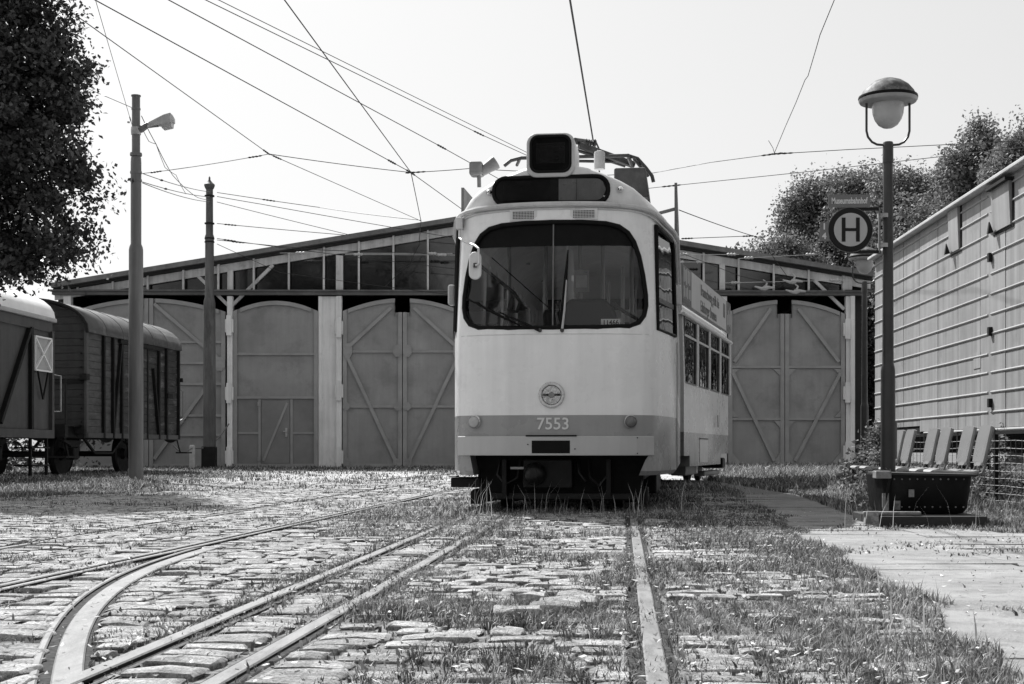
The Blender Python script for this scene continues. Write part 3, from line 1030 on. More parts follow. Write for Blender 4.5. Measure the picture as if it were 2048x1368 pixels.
# single leaf with the wicket door
g, strip = leaf(467, 636.5, 552, 85, 602, 623, (708, 795), [])
strip([(475.5, 796), (628, 796), (628, 927.5), (475.5, 927.5)], 'lower_panel', -.012, 'door_dark')
for y in (866,):
    strip([(475.5, y - 2), (518, y - 2), (518, y + 2), (475.5, y + 2)], 'rail_bar', -.04)
    strip([(584, y - 2), (628, y - 2), (628, y + 2), (584, y + 2)], 'rail_bar', -.04)
for x in (517, 581):
    strip([(x, 798.5), (x + 5, 798.5), (x + 5, 927.5), (x, 927.5)], 'stile', -.045)
strip([(523.5, 801), (579.5, 801), (579.5, 926.5), (523.5, 926.5)], 'wicket_door', -.04, 'door_dark')
MB().beam(S(527, 922, -.05), S(575, 806, -.05), .07, .03, (0, 1, 0)).build('brace', M['gate_frame'], g)
a = S(573.5, 865, -.1)
MB().box(a.x - .03, a.x + .03, a.y, a.y + .06, a.z - .14, a.z + .14).box(a.x - .09, a.x + .02, a.y - .06, a.y - .02, a.z + .02, a.z + .05).build('door_handle', M['light_metal'], g)
for y in (808, 918):
    a = S(519, y, -.08)
    MB().box(a.x - .05, a.x + .05, a.y, a.y + .05, a.z - .06, a.z + .06).build('hinge', M['gate_frame'], g)
# double gate left of the tram
for sgn, (x0, x1) in ((1, (686, 804.5)), (-1, (806, 925))):
    o_, i_ = (x0, x1) if sgn > 0 else (x1, x0)
    leaf(x0, x1, 805, 120, 597, 623, (703, 813),
         [((o_ + sgn * 14, 692), (i_ - sgn * 22, 616)), ((o_ + sgn * 10, 716), (i_ - sgn * 14, 920))],
         notch=(790, 820, 625), gussets=((o_ + sgn * 10, 702, 9, 15), (i_ - sgn * 9, 702, 9, 12), (o_ + sgn * 7, 813, 7, 8), (i_ - sgn * 8, 813, 8, 8), (i_ - sgn * 9, 926, 9, 9), (o_ + sgn * 7, 926, 7, 9)))
# gates behind the tram
for c0, c1 in ((948, 1180), (1216, 1439)):
    mid = (c0 + c1) / 2
    for sgn, (x0, x1) in ((1, (c0, mid - .7)), (-1, (mid + .7, c1))):
        o_, i_ = (x0, x1) if sgn > 0 else (x1, x0)
        leaf(x0, x1, mid, (c1 - c0) / 2, 597, 623, (703, 813), [((o_ + sgn * 14, 692), (i_ - sgn * 22, 616)), ((o_ + sgn * 10, 716), (i_ - sgn * 14, 920))])
# gate at the right
for sgn, (x0, x1) in ((1, (1456, 1568)), (-1, (1569.3, 1689))):
    o_, i_ = (x0, x1) if sgn > 0 else (x1, x0)
    leaf(x0, x1, 1568.5, 118, 600, 627, (734, 838),
         [((o_ + sgn * 12, 724), (i_ - sgn * 27, 618)), ((o_ + sgn * 9, 746), (i_ - sgn * 20, 922))],
         notch=(1554, 1583, 628))
    # corner plates
    for cx_, cy_, dx_, dyy in ((o_ + sgn * 8, 738, sgn * 14, 14), (i_ - sgn * 8, 738, -sgn * 14, 14), (o_ + sgn * 8, 834, sgn * 12, -14), (i_ - sgn * 8, 842, -sgn * 12, 14), (o_ + sgn * 8, 927, sgn * 18, -22), (i_ - sgn * 8, 927, -sgn * 14, -22)):
        MB().prism([S(cx_, cy_, -.056), S(cx_ + dx_, cy_, -.056), S(cx_, cy_ + dyy, -.056)], (0, .054, 0)).build('corner_plate', M['gate_frame'], shed)
# ------------------------------------------------------------------ tram
tram = thing('tram', 'white and grey articulated tram numbered 7553 parked in front of the shed', 'tram', TR0, -TRA)
SN, CS = math.sin(TRA), math.cos(TRA)
def TU(px, w):
    """lateral tram coordinate seen at column px at depth w behind the nose"""
    s = (px - CX) / F
    return (s * (TR0.y + CS * w) - TR0.x - SN * w) / (CS + s * SN)
def TP(px, py, w):
    u = TU(px, w)
    Y = TR0.y - SN * u + CS * w
    return Vector((u, w, H + (HZ - py) * Y / F))

def tram_paint(name, zsplit, lo, hi):
    m = mat(name, hi, 0.3, 0.07, 1.3, spec=0.5, coat=0.3, streak=0.09, dirt=0.25, dirt_v=hi * 0.7, dirt_scale=3.2, dirt_lo=0.56, bump=.035, bscale=2.2)
    nt = m.node_tree
    bs = next(n for n in nt.nodes if n.type == 'BSDF_PRINCIPLED')
    src = bs.inputs['Base Color'].links[0].from_socket
    tc = next(n for n in nt.nodes if n.type == 'TEX_COORD')
    sp = node(nt, 'ShaderNodeSeparateXYZ'); nt.links.new(tc.outputs['Object'], sp.inputs[0])
    lt = node(nt, 'ShaderNodeMath', operation='LESS_THAN'); nt.links.new(sp.outputs[2], lt.inputs[0]); lt.inputs[1].default_value = zsplit
    mr = node(nt, 'ShaderNodeMapRange'); nt.links.new(lt.outputs[0], mr.inputs['Value'])
    mr.inputs['To Min'].default_value = 1.0; mr.inputs['To Max'].default_value = lo / hi
    k = node(nt, 'ShaderNodeMath', operation='MULTIPLY'); nt.links.new(src, k.inputs[0]); nt.links.new(mr.outputs[0], k.inputs[1])
    nt.links.new(k.outputs[0], bs.inputs['Base Color'])
    return m
M['tram_paint'] = tram_paint('tram_paint', 0.905, 0.30, 0.86)
M['tram_band'] = mat('tram_band_paint', 0.47, 0.35, 0.06, 2, coat=0.2, streak=.06)
M['tram_white'] = mat('tram_roof_paint', 0.70, 0.4, 0.1, 2, streak=0.12, dirt=0.3, dirt_v=0.4, dirt_scale=3)
M['gutter'] = mat('gutter_paint', 0.55, 0.45, 0.15, 5, dirt=0.4, dirt_v=0.25, dirt_scale=12)
M['interior'] = mat('tram_lining', 0.6, 0.6, 0.1, 2)
M['interior_dark'] = mat('tram_trim', 0.016, 0.5, 0.2, 4, spec=.2)
M['lens'] = glass_mat('lamp_lens', 0.95, 1.4, 0.02, 0.8, 0.02)
M['lamp_ring'] = mat('lamp_ring', 0.6, 0.3, 0.1, 9, metal=.6)
M['mirror_grey'] = mat('reflector_silver', 0.45, 0.12, 0.5, 40, metal=1.0, detail=2)
M['greased_iron'] = mat('greased_iron', 0.008, 0.35, 0.3, 12, spec=.3)
M['lamp_amber'] = mat('lamp_lens_amber', 0.14, 0.2, 0.2, 30, spec=0.6)
M['lamp_milky'] = mat('lamp_lens_milky', 0.42, 0.2, 0.1, 30, spec=0.6)

PLAN = [(0, 0), (.15, .002), (.3, .010), (.45, .025), (.6, .05), (.72, .085), (.81, .13), (.87, .185), (.91, .26), (.945, .38), (.985, .6), (1.03, .85), (1.07, 1.1), (1.1, 1.45), (1.1, 2.5), (1.1, 4), (1.1, 6), (1.1, 8.6)]
ZT = [2.82, 2.82, 2.818, 2.815, 2.808, 2.80, 2.785, 2.77, 2.755, 2.74, 2.725, 2.71, 2.70, 2.69, 2.69, 2.69, 2.69, 2.69]
def mirror(l): return [(-u, w) for u, w in l[:0:-1]] + l
LOOP = mirror(PLAN); ZTL = ZT[:0:-1] + ZT
pu = np.array([p[0] for p in PLAN]); pw = np.array([p[1] for p in PLAN])
def plan_w(u): return float(np.interp(abs(u), pu[:14], pw[:14]))
def half_w(w): return float(np.interp(w, pw, pu))
def front_w(u, z):
    f = min(max((z - 1.65) / 1.17, 0), 1)
    return plan_w(u / (1 - .028 * f)) + .10 * f * min(max(1.5 - plan_w(u), 0) / 1.2, 1)
def offset_loop(loop, d):
    out = []
    n = len(loop)
    for i, (u, w) in enumerate(loop):
        a = loop[max(i - 1, 0)]; b_ = loop[min(i + 1, n - 1)]
        tx, ty = b_[0] - a[0], b_[1] - a[1]
        L = math.hypot(tx, ty)
        out.append((u - ty / L * d, w + tx / L * d))
    return out
def body_rows(loop, ztl, zs, fs, over=0.0):
    rows = []
    for z in zs:
        k = 0.03 if z < 0.39 else 0.0
        rows.append([(u * (1 - k), w + k * max(0, 1 - w), z) for u, w in loop])
    for f in fs:
        rows.append([(u * (1 - .028 * f), w + .10 * f * min(max(1.5 - w, 0) / 1.2, 1), lerp(1.65, zt + over, f)) for (u, w), zt in zip(loop, ztl)])
    return rows
def closed(rows):
    mb = MB(); mb.grid(rows, closed=True)
    m = len(rows[0])
    mb.f.append(list(range(m))[::-1]); o = (len(rows) - 1) * m
    mb.f.append([o + k for k in range(m)])
    return mb
outer = closed(body_rows(LOOP, ZTL, [.36, .40, .54, .72, .90, 1.2, 1.45, 1.65], [.15, .35, .55, .75, .9, 1.0]))
body = outer.build('body', M['tram_paint'], tram, local=True)
INN = offset_loop(LOOP, .05)
INN[0] = (INN[0][0], 8.55); INN[-1] = (INN[-1][0], 8.55)
inner = closed(body_rows(INN, ZTL, [.93, 1.2, 1.65], [.25, .5, .75, 1.0], .12))
# windscreen outline (right half, lateral / height)
WS = [(0, 2.655), (.25, 2.652), (.47, 2.638), (.585, 2.61), (.665, 2.555), (.72, 2.47), (.765, 2.34), (.80, 2.18), (.825, 2.0), (.828, 1.90), (.81, 1.81), (.765, 1.745), (.68, 1.71), (.4, 1.70), (0, 1.697)]
WSF = WS + [(-u, z) for u, z in WS[-2:0:-1]]
cut_ws = MB().prism([(u, -.4, z) for u, z in WSF], (0, 1.1, 0))
# coupler opening under the bumper
cut_low = MB().prism([(-.73, -.4, .2), (.80, -.4, .2), (.77, -.4, .36), (.83, -.4, .50), (.86, -.4, .545), (-.77, -.4, .545), (-.74, -.4, .40)], (0, 1.5, 0))
# cab side windows on the tapered flank
ta = Vector((1.062 - .935, 1.06 - .345, 0)).normalized()
nrm = Vector((ta.y, -ta.x, 0))
c0 = Vector((.955, .43, 0))
CABW = [(-.10, 1.70), (-.08, 2.655), (.70, 2.62), (.76, 2.54), (.78, 1.70)]
def cab_pt(a, z, off, side=1):
    f = min(max((z - 1.65) / 1.05, 0), 1)
    p = c0 + ta * a + nrm * (off - .02 * f)
    return Vector((p.x * side, p.y + .05 * f, z))
cut_cab = [MB().prism([cab_pt(a, z, -.25, s_) for a, z in CABW], Vector((nrm.x * s_, nrm.y, 0)) * .5) for s_ in (1, -1)]
SIDEW = [2.25 + 1.5 * i for i in range(4)]
cut_side = [MB().box(-1.4, 1.4, w - .71, w + .71, 1.2, 2.62) for w in SIDEW]
cut_front = [inner, cut_ws, cut_low] + cut_cab + cut_side
cut_front.append(MB().box(-.45, .45, 8.3, 8.9, 1.0, 2.5))
carve(body, cut_front)
body.data.shade_smooth(); body.data.set_sharp_from_angle(angle=R(32))
# interior lining so the inside is not paint-white: floor and back bulkhead
MB().box(-.86, .86, .6, 8.5, .94, .96).build('floor', M['interior'], tram, local=True)

# roof
ARCH = [(1.0, 2.69), (.985, 2.76), (.95, 2.835), (.88, 2.915), (.78, 2.99), (.65, 3.055), (.5, 3.115), (.33, 3.17), (.15, 3.2), (0, 3.207)]
AF = ARCH + [(-u, z) for u, z in ARCH[-2::-1]]
def roof_rows(front=True, wend=8.6):
    rows = []
    hw0 = .915
    for r_, ad in ((.02, 0), (.35, 0), (.6, 0), (.78, .004), (.88, .012), (.94, .03), (.98, .065), (1.0, .12)):
        row = []
        for fu, z in AF:
            u = fu * hw0 * r_
            zz_ = 2.80 + (z - 2.80) * r_
            row.append((u, plan_w(u) + .118 + ad, zz_))
        rows.append(row)
    for Wb in (.62, .9, 1.2, 1.6, 2.5, 4, 6, wend):
        hw = half_w(Wb) * .975
        row = []
        for fu, z in AF:
            u = fu * hw
            row.append((u, max(Wb, plan_w(min(abs(fu) * hw0, .915)) + .26 + (Wb - .62) * .6) if Wb < 1.5 else Wb, z + (0.01 if fu == 0 else 0)))
        rows.append(row)
    return rows
rf = MB(); rf.grid(roof_rows())
n_ = len(AF)
rf.f.append(list(range(n_)))
rf.f.append([len(rf.v) - n_ + k for k in range(n_)][::-1])
roof = rf.build('roof', M['tram_white'], tram, smooth=True, local=True)
# gutter
gut = [(u * .985 * (1), w + .10 * min(max(1.5 - w, 0) / 1.2, 1) - .0, z) for (u, w), z in zip(offset_loop(LOOP, -.022), ZTL)]
MB().tube(gut, .024, 8).build('gutter', M['gutter'], tram, smooth=True, local=True)
gut2 = [(u * .985, w + .10 * min(max(1.5 - w, 0) / 1.2, 1), z - .04) for (u, w), z in zip(offset_loop(LOOP, -.006), ZTL)]
MB().tube(gut2, .012, 6).build('gutter_bead', M['gutter'], tram, smooth=True, local=True)

# windscreen: two panes, rubber seal, centre bar
def ws_z(u):
    u = abs(u)
    up = [p for p in WS[:10]]; lo = [p for p in WS[9:]][::-1]
    return float(np.interp(u, [p[0] for p in lo], [p[1] for p in lo])), float(np.interp(u, [p[0] for p in up], [p[1] for p in up]))
def ws_grid(us, ztop=None, zlo=None, off=.028):
    rows = []
    for u in us:
        a, b_ = ws_z(u)
        if zlo: a = max(a, zlo)
        if a > b_: a = b_
        rows.append([(u, front_w(u, lerp(a, b_, t)) + off, lerp(a, b_, t)) for t in np.linspace(0, 1, 7)])
    return rows
us = [.006, .15, .3, .45, .56, .64, .70, .75, .785, .81, .825]
for s_ in (-1, 1):
    MB().grid(ws_grid([u * s_ for u in us])).build('windscreen_pane', M['glass'], tram, smooth=True, local=True)
MB().grid(ws_grid([-u for u in us[::-1]] + us, zlo=2.44, off=.020)).build('sun_strip', M['rubber'], tram, local=True)
seal = [(u * 1.008, front_w(u, z) + .006, z + (0.004 if z > 2.2 else -.004)) for u, z in WSF]
MB().tube(seal, .022, 8, closed=True).build('windscreen_seal', M['rubber'], tram, smooth=True, local=True)
MB().tube([(0, front_w(0, z) + .012, z) for z in (1.70, 2.2, 2.65)], .007, 6).build('centre_bar', M['grey_metal'], tram, local=True)

# cab side glazing
for s_ in (1, -1):
    MB().prism([cab_pt(a, z, -.055 + .045 * (a + .1) / .88, s_) for a, z in ((-.1, 2.0), (-.08, 2.655), (.70, 2.62), (.76, 2.54), (.775, 2.0))], Vector((nrm.x * s_, nrm.y, 0)) * .006).build('cab_window', M['side_glass'], tram, local=True)
    MB().prism([cab_pt(a, z, -.055 + .045 * (a + .1) / .88, s_) for a, z in ((-.1, 1.70), (-.1, 1.96), (.775, 1.96), (.78, 1.70))], Vector((nrm.x * s_, nrm.y, 0)) * .006).build('cab_window', M['side_glass'], tram, local=True)
    MB().tube([cab_pt(a, z, -.004, s_) for a, z in CABW], .022, 6, closed=True).build('window_seal', M['rubber'], tram, local=True)
    MB().beam(cab_pt(-.1, 1.98, -.02, s_), cab_pt(.78, 1.98, -.02, s_), .03, .045).build('window_bar', M['dark_metal'], tram, local=True)
for w in SIDEW:
    for s_ in (-1, 1):
        fl = MB().box(s_ * 1.05 - .004, s_ * 1.05 + .004, w - .71, w + .71, 1.2, 2.62)
        fl.build('side_window', M['clear'], tram, local=True)

# number box and destination display
def rrect(cu, cz, hw, hh, r_, n=5):
    pts = []
    for sx_, sz_, a0 in ((1, 1, 0), (-1, 1, 90), (-1, -1, 180), (1, -1, 270)):
        for k in range(n + 1):
            t = R(a0 + 90 * k / n)
            pts.append((cu + sx_ * (hw - r_) + r_ * math.cos(t), cz + sz_ * (hh - r_) + r_ * math.sin(t)))
    return pts
M['display_glass'] = mat('display_glass', 0.004, 0.15, 0.2, 5, spec=0.12)
M['matrix'] = mat('display_matrix', 0.014, 0.25, 0.1, 5)
M['dot'] = mat('display_dot', 0.2, 0.4, 0.1, 5)
M['film'] = mat('display_film', 0.075, 0.35, 0.25, 6, streak=.3)
nb = thing('number_box', None, None, (-.028, 0, 0)); nb.parent = tram
shell = MB().prism([(u, .10, z) for u, z in rrect(0, 3.27, .220, .200, .092)], (0, .55, 0))
M['box_paint'] = mat('number_box_paint', 0.5, 0.4, 0.1, 3, streak=.1)
bx_ = shell.build('box_shell', M['box_paint'], nb, local=True, bevel=.012)
carve(bx_, [MB().prism([(u, .0, z) for u, z in rrect(0, 3.28, .184, .166, .07)], (0, .125, 0))])
MB().prism([(u, .108, z) for u, z in rrect(0, 3.28, .183, .165, .07)], (0, .008, 0)).build('display_glass', M['display_glass'], nb, local=True)
MB().tube([(u, .103, z) for u, z in rrect(0, 3.28, .180, .162, .068)], .014, 6, closed=True).build('display_seal', M['rubber'], nb, local=True)
dots = MB()
for i in range(24):
    for j in range(18):
        u, z = -.125 + i * .0109, 3.20 + j * .0105
        dots.add([(u - .0012, .1068, z), (u, .1068, z - .0012), (u + .0012, .1068, z), (u, .1068, z + .0012)], [(0, 1, 2, 3)])
o = dots.build('display_dots', M['dot'], nb, local=True); o['kind'] = 'stuff'
dd = thing('destination_display', None, None, (-.03, 0, 0)); dd.parent = tram
def on_front(u, off): return plan_w(u) + .118 + off
def front_sheet(pts, off, thick=.01):
    mb = MB()
    us_ = sorted(set(round(p[0], 4) for p in pts))
    top = {}; bot = {}
    for u, z in pts:
        u = round(u, 4)
        top[u] = max(top.get(u, -9), z); bot[u] = min(bot.get(u, 9), z)
    rows = [[(u, on_front(u, off), bot[u]), (u, on_front(u, off), top[u])] for u in us_]
    mb.grid(rows)
    return mb
def disp_pts(hw, hh, r_, lo=None, hi=None):
    out = []
    for k in range(-20, 21):
        u = hw * k / 20
        if (lo is not None and u < lo) or (hi is not None and u > hi): continue
        d_ = max(0, abs(u) - (hw - r_)); z = hh - r_ + math.sqrt(max(r_ * r_ - d_ * d_, 0))
        out += [(u, 2.955 + z), (u, 2.955 - z)]
    return out
front_sheet(disp_pts(.515, .112, .10), -.004).build('display_glass', M['display_glass'], dd, local=True)
front_sheet(disp_pts(.50, .098, .09, lo=.07), -.007).build('display_film', M['film'], dd, local=True)
MB().tube([(u, on_front(u, -.008), z) for u, z in rrect(0, 2.955, .525, .122, .108, 6)], .018, 8, closed=True).build('display_seal', M['rubber'], dd, smooth=True, local=True)
dots = MB()
for i in range(82):
    for j in range(17):
        u, z = -.43 + i * .0104, 2.872 + j * .0104
        y_ = on_front(u, -.009)
        dots.add([(u - .0012, y_, z), (u, y_, z - .0012), (u + .0012, y_, z), (u, y_, z + .0012)], [(0, 1, 2, 3)])
o = dots.build('display_dots', M['dot'], dd, local=True); o['kind'] = 'stuff'
MB().box(.236, .238, on_front(.237, -.0115), on_front(.237, -.006), 2.86, 3.05).build('film_seam', M['rubber'], dd, local=True)
# small lamps beside the display
for u in (-.60, .60):
    y_ = on_front(u, 0)
    MB().lathe([(.03, .0), (.03, -.012), (.018, -.03), (.006, -.04)], (u, y_, 2.955), 12, (0, 1, 0)).build('marker_lamp', M['chrome'], tram, smooth=True, local=True)
# vent grilles under the gutter
for u0, s_ in ((-.275, 1), (.275, -1)):
    ztop = 2.725
    w0 = front_w(u0, ztop) - .004
    v_ = MB()
    v_.box(u0 - .125, u0 + .125, w0 - .004, w0 + .012, 2.675, 2.775)
    f = v_.build('vent_plate', M['tram_white'], tram, local=True)
    MB().box(u0 - .098, u0 + .098, w0 - .0065, w0 - .004, 2.69, 2.76).build('vent_opening', M['interior_dark'], f, local=True)
    bars_ = MB()
    for k in range(15):
        u = u0 - .098 + .196 * k / 14
        bars_.box(u - .0016, u + .0016, w0 - .010, w0 - .0065, 2.688, 2.762)
    for k in range(6):
        z = 2.69 + .07 * k / 5
        bars_.box(u0 - .1, u0 + .1, w0 - .0115, w0 - .010, z - .0018, z + .0018)
    bars_.build('vent_mesh', M['tram_white'], f, local=True)

# bumper board
def strip_front(u0, u1, z0, z1, off, thick):
    us_ = np.linspace(u0, u1, 25)
    rows = []
    for u in us_:
        w = plan_w(u)
        rows.append([(u, w - off, z0), (u, w - off, z1), (u, w - off + thick, z1), (u, w - off + thick, z0)])
    mb = MB(); mb.grid(rows, closed=True)
    mb.f.append([0, 1, 2, 3]); o = (len(us_) - 1) * 4
    mb.f.append([o + 3, o + 2, o + 1, o])
    return mb
strip_front(-.90, .905, .54, .715, .035, .045).build('bumper', M['tram_band'], tram, local=True, bevel=.006)
strip_front(-.24, .22, .712, .724, .040, .04).build('bumper_slot', M['rubber'], tram, local=True)
strip_front(-.185, .16, .56, .675, .0375, .01).build('coupler_hatch', M['rubber'], tram, local=True)
for u, z in ((-.22, .64), (.205, .60), (.76, .70), (.76, .56)):
    MB().lathe([(.006, 0), (.006, -.006), (.002, -.008)], (u, plan_w(u) - .035, z), 8, (0, 1, 0)).build('screw', M['rubber'], tram, local=True)

# headlight
hz, hu = 1.085, -.008
hl = MB().lathe([(.119, 0), (.119, -.012), (.108, -.028), (.092, -.030), (.086, -.018), (.086, .0)], (hu, .006, hz), 40, (0, 1, 0)).build('headlight', M['lamp_ring'], tram, smooth=True, local=True)
MB().lathe([(.083, -.012), (.076, .03), (.055, .055), (.02, .06), (.0, .05)], (hu, .004, hz), 32, (0, 1, 0)).build('reflector', M['mirror_grey'], hl, smooth=True, local=True)
MB().box(hu - .08, hu + .08, -.010, -.004, hz - .008, hz + .012).build('lamp_bar', M['dark_metal'], hl, local=True)
MB().lathe([(.028, -.012), (.026, -.022), (.01, -.026)], (hu, .004, hz), 16, (0, 1, 0)).build('bulb_cap', M['light_metal'], hl, smooth=True, local=True)
MB().lathe([(.087, -.014), (.07, -.024), (.04, -.030), (.0, -.032)], (hu, .004, hz), 32, (0, 1, 0)).build('lens', M['lens'], hl, smooth=True, local=True)
for px, py in ((951, 845), (1260, 842)):
    u = TU(px, .09); z = .845
    w = plan_w(u)
    nx = Vector((math.copysign(.32, u), -1, 0)).normalized()
    l_ = MB().lathe([(.062, -.01), (.062, .02), (.054, .034), (.05, .03)], (u, w, z), 28, nx).build('indicator_lamp', M['chrome'], tram, smooth=True, local=True)
    MB().lathe([(.052, .026), (.045, .046), (.025, .056), (.0, .058)], (u, w, z), 24, nx).build('lens', M['lamp_milky'] if u < 0 else M['lamp_amber'], l_, smooth=True, local=True)
M['numeral'] = mat('numeral_paint', 0.68, 0.5, 0.05)
lettering('fleet_number', '7553', .150, M['numeral'], tram, facing((0.005, plan_w(.17) - .009, .822), (1, 0, 0), (0, 0, 1)), .003, .0015)

# wipers
def wiper(piv, tip, b0, b1, name):
    w_ = MB().tube([TP(*piv, .02), TP(*tip, -.005)], [.012, .007], 6).build(name, M['black_iron'] if name == 'wiper_arm_dark' else M['light_metal'], tram, local=True)
    return w_
a1 = MB().tube([TP(1079, 661, -.01), TP(1050, 647, -.02), TP(1000, 625, -.005)], [.016, .012, .008], 6).build('wiper', M['rubber'], tram, local=True)
MB().tube([TP(934, 597, .06), TP(985, 624, .03), TP(1040, 651, .01)], [.007, .016, .007], 6).build('wiper_blade', M['rubber'], a1, local=True)
a2 = MB().tube([TP(1124, 661, -.01), TP(1129, 620, -.005), TP(1133, 560, .02)], [.012, .011, .006], 6).build('wiper', M['light_metal'], tram, local=True)
MB().tube([TP(1120, 650, .0), TP(1131, 560, .03), TP(1136, 500, .055)], [.007, .016, .006], 6).build('wiper_blade', M['rubber'], a2, local=True)
for px in (1080, 1124.5):
    MB().lathe([(.018, 0), (.018, -.03), (.01, -.036)], TP(px, 661, .012), 12, (0, 1, 0)).build('wiper_pivot', M['dark_metal'], tram, local=True)
# plate with the number in the windscreen and the notice
pl_ = MB().box(.43, .605, .105, .108, 1.708, 1.775).build('number_plate', M['white'], tram, local=True)
lettering('plate_number', '11466', .062, M['rubber'], pl_, facing((.518, .1035, 1.740), (1, 0, 0), (0, 0, 1)), .0005, .001, 0.95)
nt_ = MB().box(.185, .325, .09, .093, 2.02, 2.22).build('notice_sheet', M['film'], tram, local=True)
MB().box(.205, .305, .087, .0895, 2.06, 2.17).build('notice_print', M['grey_metal'], nt_, local=True)
MB().box(.165, .185, .088, .091, 2.12, 2.17).build('notice_tab', M['white'], nt_, local=True)

# sheet seams and grime line of the front
for z0_ in (1.655,):
    MB().tube([(u, plan_w(u) - .001, z0_ - .02) for u in np.linspace(-.86, .86, 25)], .004, 5).build('belt_crease', M['tram_white'], tram, local=True)
for s_ in (-1, 1):
    MB().tube([(s_ * 1.103, 1.50, z) for z in (.40, 1.5, 1.66)], .004, 5).build('door_seam', M['dark_metal'], tram, local=True)
# cab interior: desk, hood, driver seat, grab rods, poles
MB().prism([(-.78, .30, 1.0), (-.78, .62, 1.0), (-.78, .55, 1.66), (-.78, .22, 1.68)], (1.56, 0, 0)).build('desk', M['interior_dark'], tram, local=True)
MB().prism([(.02, .36, 1.68), (.02, .36, 1.86), (.12, .36, 1.99), (.45, .36, 1.99), (.53, .36, 1.9), (.60, .36, 1.68)], (0, .3, 0)).build('instrument_hood', M['interior_dark'], tram, local=True, bevel=.03)
MB().tube([(.52, .40, 1.95), (.62, .40, 1.87), (.74, .38, 1.80), (.80, .38, 1.70)], .016, 8).build('grab_rod', M['interior_dark'], tram, local=True)
MB().tube([(-.70, .30, 2.30), (-.38, .30, 2.04), (-.33, .30, 1.96), (-.36, .3, 1.87), (-.43, .3, 1.88)], .016, 8).build('grab_rod', M['interior_dark'], tram, local=True)
MB().prism([(-.50, .34, 1.74), (-.46, .34, 1.74), (-.39, .34, 2.0), (-.43, .34, 2.0)], (0, .03, 0)).build('lever', M['interior_dark'], tram, local=True)
MB().tube([(-.58, .20, 2.36), (-.02, .16, 1.86)], .005, 5).build('blind_cord', M['rubber'], tram, local=True)
seat = MB().box(-.25, .22, 1.15, 1.60, 1.35, 1.45).box(-.25, .22, 1.55, 1.68, 1.4, 2.02).build('driver_seat', M['interior_dark'], tram, local=True, bevel=.05)
M['pole_paint'] = mat('pole_paint', 0.34, 0.4, 0.1, 3)
for u, w in ((-.62, 1.8), (-.28, 2.2), (.1, 2.0), (.34, 1.9), (.62, 2.3), (-.45, 3.8), (.45, 4.0), (-.2, 5.2), (.2, 5.5), (.5, 6.6), (-.5, 6.8)):
    MB().tube([(u, w, .96), (u, w, 2.75)], .022, 8).build('pole', M['pole_paint'], tram, local=True)
MB().box(-.03, .0, 1.75, 2.45, .96, 2.7).build('cab_partition', M['interior'], tram, local=True)
for w in (3.2, 4.0, 4.8, 5.6, 6.4, 7.2):
    for u in (-.78, .45):
        MB().box(u, u + .4, w, w + .42, 1.3, 1.36).box(u, u + .4, w + .38, w + .44, 1.36, 1.85).build('passenger_seat', M['pole_paint'], tram, local=True, bevel=.02)

# mirror
mr = MB()
mp = TP(950, 531, -.10)
mr.prism([(mp.x + (u), mp.y, mp.z + z) for u, z in rrect(0, 0, .057, .125, .055)], (0, .035, 0))
mo = mr.build('mirror', M['tram_white'], tram, local=True, bevel=.012)
arm = [TP(919, 440, .26), TP(919, 476, .22), TP(930, 484, .1), TP(950, 491, -.05), TP(957, 497, -.1), TP(958, 527, -.125), TP(951, 531, -.12)]
MB().tube(arm, .011, 8).build('mirror_arm', M['tram_white'], mo, smooth=True, local=True)
a = TP(919, 446, .24)
MB().box(a.x - .03, a.x + .03, a.y - .03, a.y + .06, a.z - .06, a.z + .05).build('mirror_bracket', M['tram_white'], mo, local=True, bevel=.008)
MB().box(mp.x - .012, mp.x + .018, mp.y - .02, mp.y, mp.z - .02, mp.z + .02).build('mirror_clamp', M['dark_metal'], mo, local=True)
for s_ in (-1, 1):
    a = Vector((s_ * 1.075, 1.4, 2.12)) if s_ > 0 else Vector((-1.04, .95, 2.1))
    MB().prism([(a.x + s_ * d, a.y + y_, a.z + z) for d, y_, z in ((0, -.05, -.10), (0, .05, -.10), (0, .05, .10), (0, -.05, .10))], (s_ * .07, 0, 0)).build('side_indicator', M['lamp_milky'], tram, local=True, bevel=.02)

# roof equipment
hb = TP(952, 340, 1.3)
hn = MB().box(hb.x - .06, hb.x + .07, hb.y - .08, hb.y + .1, hb.z - .06, hb.z + .075).build('roof_horn', M['grey_metal'], tram, local=True, bevel=.02)
MB().lathe([(.05, 0), (.055, .05), (.06, .10), (.07, .16), (.07, .18), (.055, .185)], (hb.x + .05, hb.y, hb.z - .02), 16, (.85, .1, .55)).build('horn_bell', M['grey_metal'], hn, smooth=True, local=True)
MB().tube([(hb.x + .03, hb.y, hb.z - .05), (hb.x + .03, hb.y + .02, hb.z - .17)], .02, 6).build('horn_foot', M['grey_metal'], hn, local=True)
a = TP(1199, 327, 1.7)
MB().lathe([(.056, -.06), (.056, .10), (.050, .118), (.03, .126), (0, .128)], a, 18).build('roof_ventilator', M['light_metal'], tram, smooth=True, local=True)
a = TP(1280, 375, 2.6)
MB().prism([(a.x - .28, a.y, a.z - .1), (a.x + .10, a.y, a.z - .1), (a.x + .06, a.y, a.z + .22), (a.x - .28, a.y, a.z + .22)], (0, 1.4, 0)).build('roof_equipment_box', M['dark_metal'], tram, local=True, bevel=.02)
pan = thing('pantograph', None, None, (0, 0, 0)); pan.parent = tram
